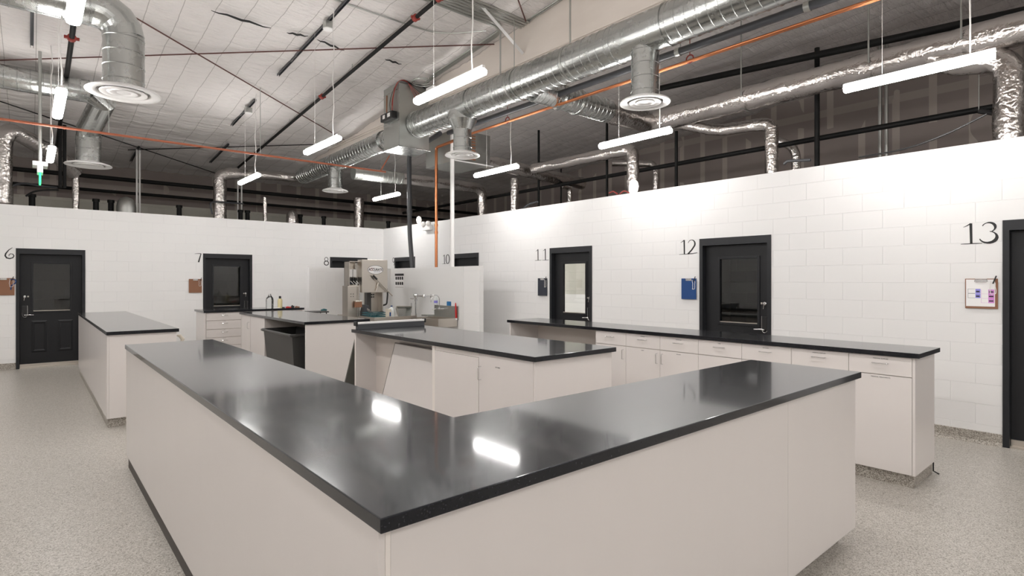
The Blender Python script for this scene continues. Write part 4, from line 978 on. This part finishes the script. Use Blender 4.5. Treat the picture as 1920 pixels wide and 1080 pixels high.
diffuser(5.6, 7.8, 3.77, .3, .155, 4.52, 'round white diffuser beside the white riser pipe, with a flared collar', True)
diffuser(5.53, 12.9, 3.77, .3, .165, 4.35, 'smallest-looking round white diffuser, farthest back under the duct')

# light fixtures
def light(x, yc, label):
    z = 3.6; y0, y1 = yc - .61, yc + .61
    t = thing('linear_light', label, 'light', (x, yc, z), 'suspended linear lights')
    m = MB(); m.prism([(x - .02, z + .06), (x + .02, z + .06), (x + .016, z + .085), (x - .016, z + .085)], 'y', y0, y1); m.build('housing', 'white', t)
    m = MB(); m.prism([(x - .044, z + .055), (x - .05, z + .03), (x - .04, z + .005), (x - .02, z - .005), (x + .02, z - .005), (x + .04, z + .005), (x + .05, z + .03), (x + .044, z + .055), (x + .02, z + .0625), (x - .02, z + .0625)], 'y', y0 + .01, y1 - .01); m.build('diffuser', 'lamp', t)
    for y, w in ((y0 + .18, 1), (y1 - .35, 0)):
        m = MB(); zt = roofz(y) - .05; k = 9
        m.tube([(x + (.012 * math.sin(i * 1.9 + x) if w else 0), y, z + .085 + (zt - z - .085) * i / k) for i in range(k + 1)], .007 if w else .0022, 6)
        m.build('power_cord' if w else 'suspension_cable', 'whitecord', t, True)
for x, yc, lb in (
    (.25, 4.85, 'suspended linear light at the top left corner, very bright end-on'),
    (.25, 8.15, 'suspended linear light seen end-on below the one at top left'),
    (.25, 11.5, 'smallest end-on suspended light at the left, beside the green sign'),
    (3.27, 4.82, 'bright suspended linear light above the middle, in front of the metal box'),
    (3.27, 8.12, 'suspended linear light at upper centre left of the big duct'),
    (3.27, 11.75, 'small suspended linear light near the foil elbow above door 7'),
    (6.45, 1.56, 'longest-looking suspended linear light at the upper right'),
    (6.45, 4.86, 'suspended linear light under the nearest right diffuser'),
    (6.45, 7.95, 'suspended linear light just above the right wall, near the middle'),
    (6.45, 12.1, 'small suspended linear light near the corner of the two walls'),
    (.25, 1.55, None), (3.27, 1.55, None), (.25, -1.75, None), (3.27, -1.75, None), (6.45, -1.75, None), (.25, -5, None), (3.27, -5, None), (6.45, -5, None),
    (-3.0, 11.5, None), (-3.0, 8.15, None), (-3.0, 4.85, None), (-3.0, 1.55, None), (-3, -1.75, None), (-3, -5, None)):
    light(x, yc, lb or 'suspended linear light out of view behind or beside the camera')

# sprinkler pipes and struts on the roof
def rp(x, y, off): return (x, y, roofz(y) - off)
t = thing('sprinkler_pipe', 'black sprinkler pipe with red couplings crossing the ceiling at the middle', 'pipe', rp(4.25, 6, .15), 'sprinkler pipes')
m = MB(); m.tube([rp(4.25, -5, .16), rp(4.25, 17, .16)], .03, 12); m.build('pipe', 'blackpipe', t, True)
for u, v in ((823, 4), (779, 35), (604, 178)):
    y = onx(u, v, 4.25).y
    m = MB(); m.lathe([(.032, 0), (.05, .01), (.05, .07), (.032, .08)], rp(4.25, y - .04, .16), (0, 1, -.085), 14); m.box(4.18, 4.32, y - .02, y + .02, roofz(y) - .175, roofz(y) - .145, .005); m.build('coupling', 'redpaint', t, True)
for y in (9.2, 10.9, 12.3, 14.0):
    m = MB(); rod(m, rp(4.25, y, .16), roofz(y), .006); m.build('hanger', 'galvdull', t)
t = thing('sprinkler_pipe', 'black sprinkler pipe with one red coupling near the top left light', 'pipe', rp(.46, 11, .15), 'sprinkler pipes')
m = MB(); m.tube([rp(.46, 8.6, .16), rp(.46, 17, .16)], .035, 12); m.build('pipe', 'blackpipe', t, True)
m = MB(); m.lathe([(.037, 0), (.055, .01), (.055, .07), (.037, .08)], rp(.46, 10.35, .16), (0, 1, -.085), 14); m.box(.37, .55, 10.37, 10.41, roofz(10.4) - .18, roofz(10.4) - .14, .005); m.build('coupling', 'redpaint', t, True)
for x, y0, y1, lb in ((3.33, 5.5, 10.22, 'grey metal ceiling strut with a junction box, nearer one'), (3.33, 11.55, 13.24, 'short dark ceiling strut over the upper centre light'), (.02, 8.9, 11.2, 'grey ceiling strut at the top left'), (1.95, 15.8, 17.2, 'dark ceiling strut far back above the left drop pipe'), (3.6, 14.6, 16.4, 'dark ceiling strut near the foil elbow')):
    t = thing('ceiling_strut', lb, 'strut', rp(x, y0, .05))
    m = MB(); z = .10
    for dx in (-.02, .014): 
        m.prism([(y0, roofz(y0) - .06), (y1, roofz(y1) - .06), (y1, roofz(y1) - z), (y0, roofz(y0) - z)], 'x', x + dx, x + dx + .006)
    m.prism([(y0, roofz(y0) - .06), (y1, roofz(y1) - .06), (y1, roofz(y1) - .066), (y0, roofz(y0) - .066)], 'x', x - .02, x + .02)
    m.build('channel', 'greypipe', t)
    if y0 in (5.5, 11.55):
        yb = 8.02 if y0 == 5.5 else 12.0
        m = MB(); m.box(x - .06, x + .06, yb - .06, yb + .06, roofz(yb) - .19, roofz(yb) - .09, .006); m.build('junction_box', 'galvdull', t)
        m = MB(); m.lathe([(.065, 0), (.075, .012), (.06, .02)], (x, yb, roofz(yb) - .21), seg=20); m.build('canopy', 'white', t, True)
# X-brace rods
def rf(u, v, off=.09):
    d = ray(u, v); k = (6.22 - off - EYE) / (d.z + .085 * d.y); return Vector((0, 0, EYE)) + d * k
for (a, b, lb, mm) in (((0, 113), (927, 83), 'dark red brace rod crossing the upper left ceiling to the beam', 'rust'), ((240, 25), (645, 262), 'thin dark brace rod slanting down from the left elbow to the beam', 'rust'), ((0, 190), (435, 335), 'thin dark brace rod slanting far back at the left', 'blackpipe'), ((240, 281), (587, 271), 'nearly level dark brace rod far back below the ceiling', 'blackpipe'), ((968, -10), (986, 40), 'short dark red brace rod meeting the beam near the top edge', 'rust')):
    p, q = rf(*a), rf(*b); m = MB(); d = (p - q).normalized()
    m.tube([q, p + d * (.5 if a[0] in (0, 968) else 0)], .011, 8); tag(m.build('brace_rod', mm, None, True), lb, 'rod')
# conduit bundle
t = thing('conduit_bundle', 'bundle of parallel grey electrical conduits below the ceiling near the beam', 'conduit', (4, 6.6, 5.55))
yc0 = rf(933, 51, .07).y
for i in range(7):
    y = yc0 - .065 * i; ye = [9.1, 8.9, 8.7, 0, 0, 0, 0][i]; z = .07
    pts = [rp(-.5 if i > 1 else 2.2, y, z), rp(5.68 - .04 * i if ye else 5.83, y, z)]
    if ye: pts.append(rp(5.68 - .04 * i, ye, z))
    m = MB(); m.tube(fillet(pts, .3, 8), .018, 8); m.build('conduit', 'galvdull', t, True)
m = MB(); m.tube(fillet([rp(1.5, yc0 + .75, .05), rp(4.9, yc0 + .75, .05), rp(5.45, yc0 + .2, .06)], .4, 8), .012, 8); m.build('conduit', 'galvdull', t, True)
for i in range(2):
    m = MB(); m.tube(arc(rp(5.55, 9.0, .10 + .03 * i), (1, 0, 0), (0, 1, 0), .17 + .03 * i, -.2, PI * 1.5, 14), .012, 8); m.build('flexible_conduit', 'galvdull', t, True)
y = 9.1; m = MB(); m.box(5.62, 5.84, 8.75, 9.0, roofz(9) - .32, roofz(9) - .22, .01); m.build('junction_box', 'white', t)
t = thing('conduit_bundle', 'thin pair of conduits along the beam top toward the upper right', 'conduit', (5.8, 3, 5.9))
for i in range(2):
    m = MB(); m.tube([rp(5.82 - .04 * i, yc0 - .3, .05), rp(5.82 - .04 * i, -4, .05)], .012, 8); m.build('conduit', 'galvdull', t, True)
t = thing('steel_brace', 'white steel angle brace from the ceiling to the beam, beside the conduit bundle', 'brace', (5.4, 6.7, 5.3))
a = rf(895, 2, .02); b = Vector((5.84, onx(980, 100, 5.84).y, onx(980, 100, 5.84).z))
m = MB(); m.tube([a, b], .03, 4); m.build('brace', 'paint', t)
# orange gas pipe
p1 = ony(723, 322.4, 11.0); z = p1.z
t = thing('gas_pipe', 'thin orange pipe crossing the room from the left to the centre', 'pipe', (2, 11, z))
m = MB(); m.tube([(-6.5, 11, z - .02), (p1.x, 11, z)], .019, 10); m.build('pipe', 'orangepipe', t, True)
m = MB(); q = ony(713, 321, 11.0); e = ony(731, 296, 11.0); m.tube([(q.x, 11, q.z), (e.x, 11.02, e.z + .05)], .013, 8); m.build('branch', 'orangepipe', t, True)
for u in (488, 204):
    q = ony(u, 290, 11.0); m = MB(); rod(m, (q.x, 11, z), roofz(11) - .03, .006); m.build('hanger', 'galvdull', t)
# drain and copper lines under the duct
XD = 6.2; zd = EYE + XD * .4645; yd = 9.0
t = thing('drain_pipe', 'thick dark grey pipe running beneath the big spiral duct', 'pipe', (XD, 4, zd))
m = MB(); m.tube([(XD, -3, zd), (XD, yd + .1, zd)], .047, 14); m.build('pipe', 'greypipe', t, True)
for y in (8.4, 3.95, 2.4):
    m = MB(); m.lathe([(.048, 0), (.056, .0), (.056, .06), (.048, .06)], (XD, y, zd), (0, 1, 0), 14); rod(m, (XD, y, zd), 4.8 if y > 9 else roofz(y) - .03, .006); m.build('hanger', 'galvdull', t, True)
xk = 6.37
pb = onx(768, 500, xk); pc = onx(818, 500, xk); pw = onx(848, 500, xk)
t = thing('riser_pipe', 'black drain riser pipe standing on the low wash wall', 'pipe', (xk, pb.y, 1.905), 'riser pipes on the low wash wall')
zt = onx(765, 280, xk).z; m = MB(); m.tube(fillet([(xk, pb.y - .12, 1.906), (xk, pb.y, 2.7), (xk, pb.y + .02, zt - .1), (XD, yd + .4, zt + .02)], .15, 6), .05, 14); m.build('pipe', 'greypipe', t, True)
m = MB(); m.lathe([(.052, 0), (.062, .0), (.062, .1), (.052, .1)], (xk, pb.y, 3.1), seg=14); m.build('coupling', 'greypipe', t, True)
t = thing('riser_pipe', 'copper riser pipe standing on the low wash wall', 'pipe', (xk, pc.y, 1.905), 'riser pipes on the low wash wall')
zc = EYE + 6.25 * .4393
m = MB(); m.tube(fillet([(xk, pc.y, 1.906), (xk, pc.y, zc), (xk - .05, pc.y - .7, zc), (6.25, pc.y - 1.0, zc)], .08, 6), .03, 12); m.build('pipe', 'copper', t, True)
for k in (2.6, 2.75, 3.9):
    m = MB(); m.lathe([(.031, 0), (.037, 0), (.037, .05), (.031, .05)], (xk, pc.y, k), seg=12); m.build('coupling', 'copper', t, True)
t = thing('riser_pipe', 'white riser pipe standing on the low wash wall', 'pipe', (xk, pw.y, 1.905), 'riser pipes on the low wash wall')
m = MB(); m.tube([(xk, pw.y, 1.906), (xk, pw.y, onx(848, 250, xk).z)], .042, 12); m.build('pipe', 'white', t, True)
t = thing('copper_line', 'pair of bright copper pipes running beneath the big spiral duct', 'pipe', (6.25, 4, zc))
for dx in (0, .055):
    m = MB(); m.tube([(6.25 + dx, -3, zc + dx * .2), (6.25 + dx, pc.y - 1.0, zc + dx * .2)], .017, 10); m.build('pipe', 'copper', t, True)
for y in (3.86, 7.4):
    m = MB(); m.tube(arc((6.27, y, zc + .03), (0, 1, 0), (0, 0, 1), .05, -PI / 2, PI * 1.5, 12), .009, 6); rod(m, (6.27, y, zc + .07), 4.8 if y > 5 else roofz(y) - .03, .005); m.build('hanger', 'redpaint', t, True)
# sheet metal unit behind the risers
t = thing('air_handler', 'dull sheet-metal unit with a louvre behind the copper and white risers', 'air handler', (6.8, 9.9, 4.05))
m = MB(); m.box(6.5, 7.4, 9.3, 10.4, 4.06, 4.7, .004); m.build('casing', 'galvdull', t)
m = MB()
for i in range(9): m.box(6.55, 7.0, 9.285, 9.3, 4.12 + i * .06, 4.15 + i * .06)
m.build('louvre', 'brown', t)
m = MB(); m.box(6.45, 7.45, 9.25, 9.29, 4.04, 4.06); m.build('drip_edge', 'white', t)
# black pipes behind the walls
zr = EYE + 10 * .2373
for (pts, r, lb) in (([(10, 17.5, zr), (10, 1.2, zr)], .045, 'long black pipe behind the right wall, highest part visible over the blocks'),
    ([tuple(onx(1233, 166.7, 9.3)), tuple(onx(1960, 12, 9.3))], .055, 'black pipe just below the ceiling above the thick foil duct'),
    ([(-.9, 16.5, 4.09), (12.5, 16.5, 4.09)], .05, 'upper black pipe crossing behind the back wall'),
    ([(-.9, 17.2, 3.86), (12.5, 17.2, 3.86)], .04, 'lower black pipe crossing behind the back wall')):
    m = MB(); m.tube(pts, r, 12); tag(m.build('iron_pipe', 'blackpipe', None, True), lb, 'pipe', 'black iron pipes behind the walls')
cl = thing('pipe_clamp', 'black bracket hanging at the end of the long pipe near the right foil downpipe', 'bracket', onx(1850, 205, 9.9))
q = onx(1853, 209, 9.9); m = MB(); m.tube([q + Vector((0, .1, .03)), q + Vector((0, -.12, -.06))], .035, 8); m.build('bracket', 'black', cl, True)
m = MB(); rod(m, q + Vector((0, .1, .03)), 5.2, .006); rod(m, q + Vector((0, -.08, 0)), 5.2, .006); m.build('hanger', 'galvdull', cl)
for u, v0, v1, x, r, lb in ((1010, 235, 372, 9.5, .028, 'thin black upright pipe left of the foil downpipe in the middle'), (1138, 230, 362, 9.5, .028, 'thin black upright pipe just left of the second foil downpipe'), (1268, 246, 345, 9.5, .032, 'thin black upright pipe right of the egg-shaped floodlight'), (1532, 90, 302, 9.5, .038, 'black upright pipe in front of the drywall, right of centre'), (1052, 300, 375, 10.5, .02, 'faint black upright pipe by the slim foil downpipe')):
    p, q = onx(u, v0, x), onx(u, v1, x); m = MB(); m.tube([(x, p.y, p.z), (x, p.y, 2.95)], r, 10); tag(m.build('upright_pipe', 'blackpipe', None, True), lb, 'pipe', 'black upright pipes behind the right wall')
for u, x, lb in ((1650, 11.5, 'pair of pale thin conduits standing against the far drywall'),):
    t = thing('wall_conduit', lb, 'conduit', onx(u, 250, x))
    for du in (0, 12):
        p = onx(u + du, 250, x); m = MB(); m.tube([(x, p.y, 2.95), (x, p.y, roofz(p.y) - .1)], .03, 8); m.build('conduit', 'galvdull', t, True)
for u, lb in ((256.5, 'left one of two pale pipes standing behind the back wall'), (262, 'right one of two pale pipes standing behind the back wall'), (446, 'pale pipe behind the back wall near the foil downpipe'), (453, 'second pale pipe behind the back wall near the foil downpipe')):
    p = ony(u, 300, 16.0); m = MB(); m.tube([(p.x, 16, 2.95), (p.x, 16, roofz(16) - .1 if u < 300 else 4.3)], .02, 8); tag(m.build('pale_pipe', 'white', None, True), lb, 'pipe', 'pale pipes behind the back wall')
for u, v, lb in ((113, 228, 'left black pipe dropping beside the far left light'), (121, 228, 'right black pipe dropping beside the far left light')):
    p = ony(u, v, 14.8); q = ony(u, 352, 14.8); m = MB(); m.tube([(p.x, 14.8, roofz(14.8) - .12), (p.x, 14.8, q.z)], .032, 8); tag(m.build('drop_pipe', 'blackpipe', None, True), lb, 'pipe')
# black vent stubs seen over the back wall
for i, (u, lb) in enumerate(((60, 'black vent stub above the number 6 door frame'), (180, 'left black stub of the close pair over the back wall'), (208, 'right black stub of the close pair over the back wall'), (336, 'single black stub left of the foil downpipe over the back wall'), (451, 'left black stub right of the foil downpipe over the back wall'), (464, 'right black stub right of the foil downpipe over the back wall'), (563, 'black stub near the middle of the back wall top'), (607, 'black stub left of the foil downpipe over door 8'), (728, 'black stub at the corner of the two walls'))):
    p = ony(u, 380, 15.6); m = MB(); m.lathe([(.055, 0), (.055, .40), (.07, .40), (.07, .46)], (p.x, 15.6, 3.0), seg=14); tag(m.build('black_stub', 'blackpipe', None, True), lb, 'cylinder', 'black vent stubs behind the back wall')  # plain black cylinders set at the dark upright marks over the wall
for u, r, lb in ((237, .19, 'dark domed duct cap peeking over the back wall'), (548, .16, 'crumpled foil duct end lying behind the back wall')):
    p = ony(u, 388, 15.4); m = MB(); m.lathe([(r, 0), (r, .3), (r * .9, .42), (r * .6, .5), (r * .1, .54)], (p.x, 15.4, 3.0), seg=24); tag(m.build('duct_cap', 'galvdull' if u < 300 else 'foil', None, True), lb, 'duct')
# floodlights on the wall top and the emergency light
def egg(u, v, s, label, x=XR + .02):
    p = onx(u, v, x); t = thing('floodlight', label, 'floodlight', (p.x, p.y, WT))
    m = MB(); m.lathe([(s * .25, -s * .75), (s * .42, -s * .5), (s * .52, 0), (s * .42, s * .45), (s * .18, s * .68), (.002, s * .74)], p, (0, 0, 1), 24); m.build('bulb', 'bulb', t, True)
    m = MB(); m.tube([p + Vector((.0, 0, -s * .7)), p + Vector((.1, 0, -s * .9)), p + Vector((.1, -.05, -.3))], .012, 6); m.build('stem', 'galvdull', t, True)
egg(785.5, 412.5, .13, 'small white egg-shaped floodlight at the wall top left of the copper riser')
egg(1188.5, 349.5, .15, 'white egg-shaped floodlight on the right wall top in front of a foil downpipe')
q = onx(805, 424, XR)
t = thing('emergency_light', 'white emergency light unit high on the right wall by the copper riser', 'emergency light', (XR, q.y, q.z))
m = MB(); m.box(XR - .09, XR - .002, q.y - .16, q.y + .16, q.z - .10, q.z + .02, .012); m.build('housing', 'white', t)
for s_ in (-.1, .12):
    m = MB(); m.lathe([(.03, 0), (.06, .03), (.065, .08), (.05, .09)], (XR - .05, q.y + s_, q.z + .06), (-.8, -.3, -.2), 18); m.build('lamp_head', 'whitecord', t, True)
# exit sign seen edge-on
for u, v, y, lb in ((75, 325, 11.4, 'green edge-lit sign seen from its side, hanging from a grey conduit at the left'),):
    p = ony(u, v, y); s = y / 11.4
    t = thing('hanging_sign', lb, 'sign', p)
    m = MB(); m.tube([(p.x, y, ony(u, 309, y).z), (p.x, y, roofz(y) - .05)], .022, 8); m.build('conduit', 'galvdull', t, True)
    zt = ony(u, 309, y).z; m = MB(); m.box(p.x - .09, p.x + .09, y - .15, y + .15, zt - .035, zt + .03, .004); m.box(p.x - .035, p.x + .035, y - .16, y + .16, zt - .14, zt - .035, .004); m.build('housing', 'white', t)
    m = MB(); m.box(p.x - .012, p.x + .012, y - .15, y + .15, zt - .30, zt - .14); m.build('sign_plate', 'green', t)
# loose cables over the wall tops
for pts, r, mm, lb in (
    ([(2, 372), (14, 352), (42, 342), (75, 349), (108, 352)], .022, 'greypipe', 'grey cable arching over the wall top at the far left'),
    ([(48, 368), (62, 359), (85, 356), (110, 356)], .018, 'black', 'black cable arching beside the grey cable at the far left'),
    ([(398, 402), (394, 380), (402, 378), (456, 382)], .02, 'greypipe', 'grey pipe bent around the foil downpipe above door 7')):
    pp = [ony(u, v, 15.0) for u, v in pts]; m = MB(); m.tube(fillet(pp, .3, 5), r, 8); tag(m.build('loose_cable', mm, None, True), lb, 'cable')
for pts, r, mm, lb in (([(980, 392), (990, 383), (1008, 378)], .02, 'greypipe', 'curved grey pipe end left of the second foil downpipe'), ([(1142, 362), (1150, 358), (1158, 364)], .014, 'redpaint', 'small red hose loop behind the right wall top'), ([(1162, 364), (1170, 357), (1180, 362)], .014, 'redpaint', 'second small red hose loop next to the floodlight'), ([(1470, 308), (1476, 302), (1520, 300)], .02, 'greypipe', 'short grey pipe elbow at the wall top left of the black upright pipe'), ([(1610, 295), (1700, 280), (1780, 250), (1850, 214)], .01, 'black', 'thin drooping wire across the drywall at the right')):
    pp = [onx(u, v, 8.0) for u, v in pts]; m = MB(); m.tube(fillet(pp, .5, 6), r, 6); tag(m.build('loose_cable', mm, None, True), lb, 'cable')
# torn facing strips on the ceiling
for (a, b, lb) in (((396, 15), (507, 49), 'long dark tear in the ceiling facing, upper left'), ((538, 57), (577, 64), 'short dark tear beside the ceiling strut'), ((595, 70), (645, 91), 'thin dark tear right of the ceiling strut'), ((722, 107), (752, 117), 'small dark tear left of the metal box')):
    p, q = rf(*a, .03), rf(*b, .03); n = 8; m = MB(); pts = [p.lerp(q, i / n) + Vector((0, .02 * math.sin(i * 2.1), -.035)) for i in range(n + 1)]
    m.tube(pts, [.004 + .014 * math.sin(PI * i / n) for i in range(n + 1)], 6); tag(m.build('facing_tear', 'black', None, True), lb, 'tear', 'tears in the ceiling facing')

# ------------------------------------------------------------------ world and view
w = bpy.data.worlds.new('world'); sc.world = w; w.use_nodes = True
w.node_tree.nodes['Background'].inputs[0].default_value = (1, .97, .93, 1); w.node_tree.nodes['Background'].inputs[1].default_value = .0
vs_ = sc.view_settings; vs_.view_transform = 'Standard'; vs_.look = 'None'; vs_.exposure = 0.25; vs_.gamma = 1; vs_.use_curve_mapping = False
sc.cycles.use_denoising = True; sc.cycles.max_bounces = 8; sc.cycles.diffuse_bounces = 5; sc.cycles.glossy_bounces = 4; sc.cycles.sample_clamp_indirect = 6
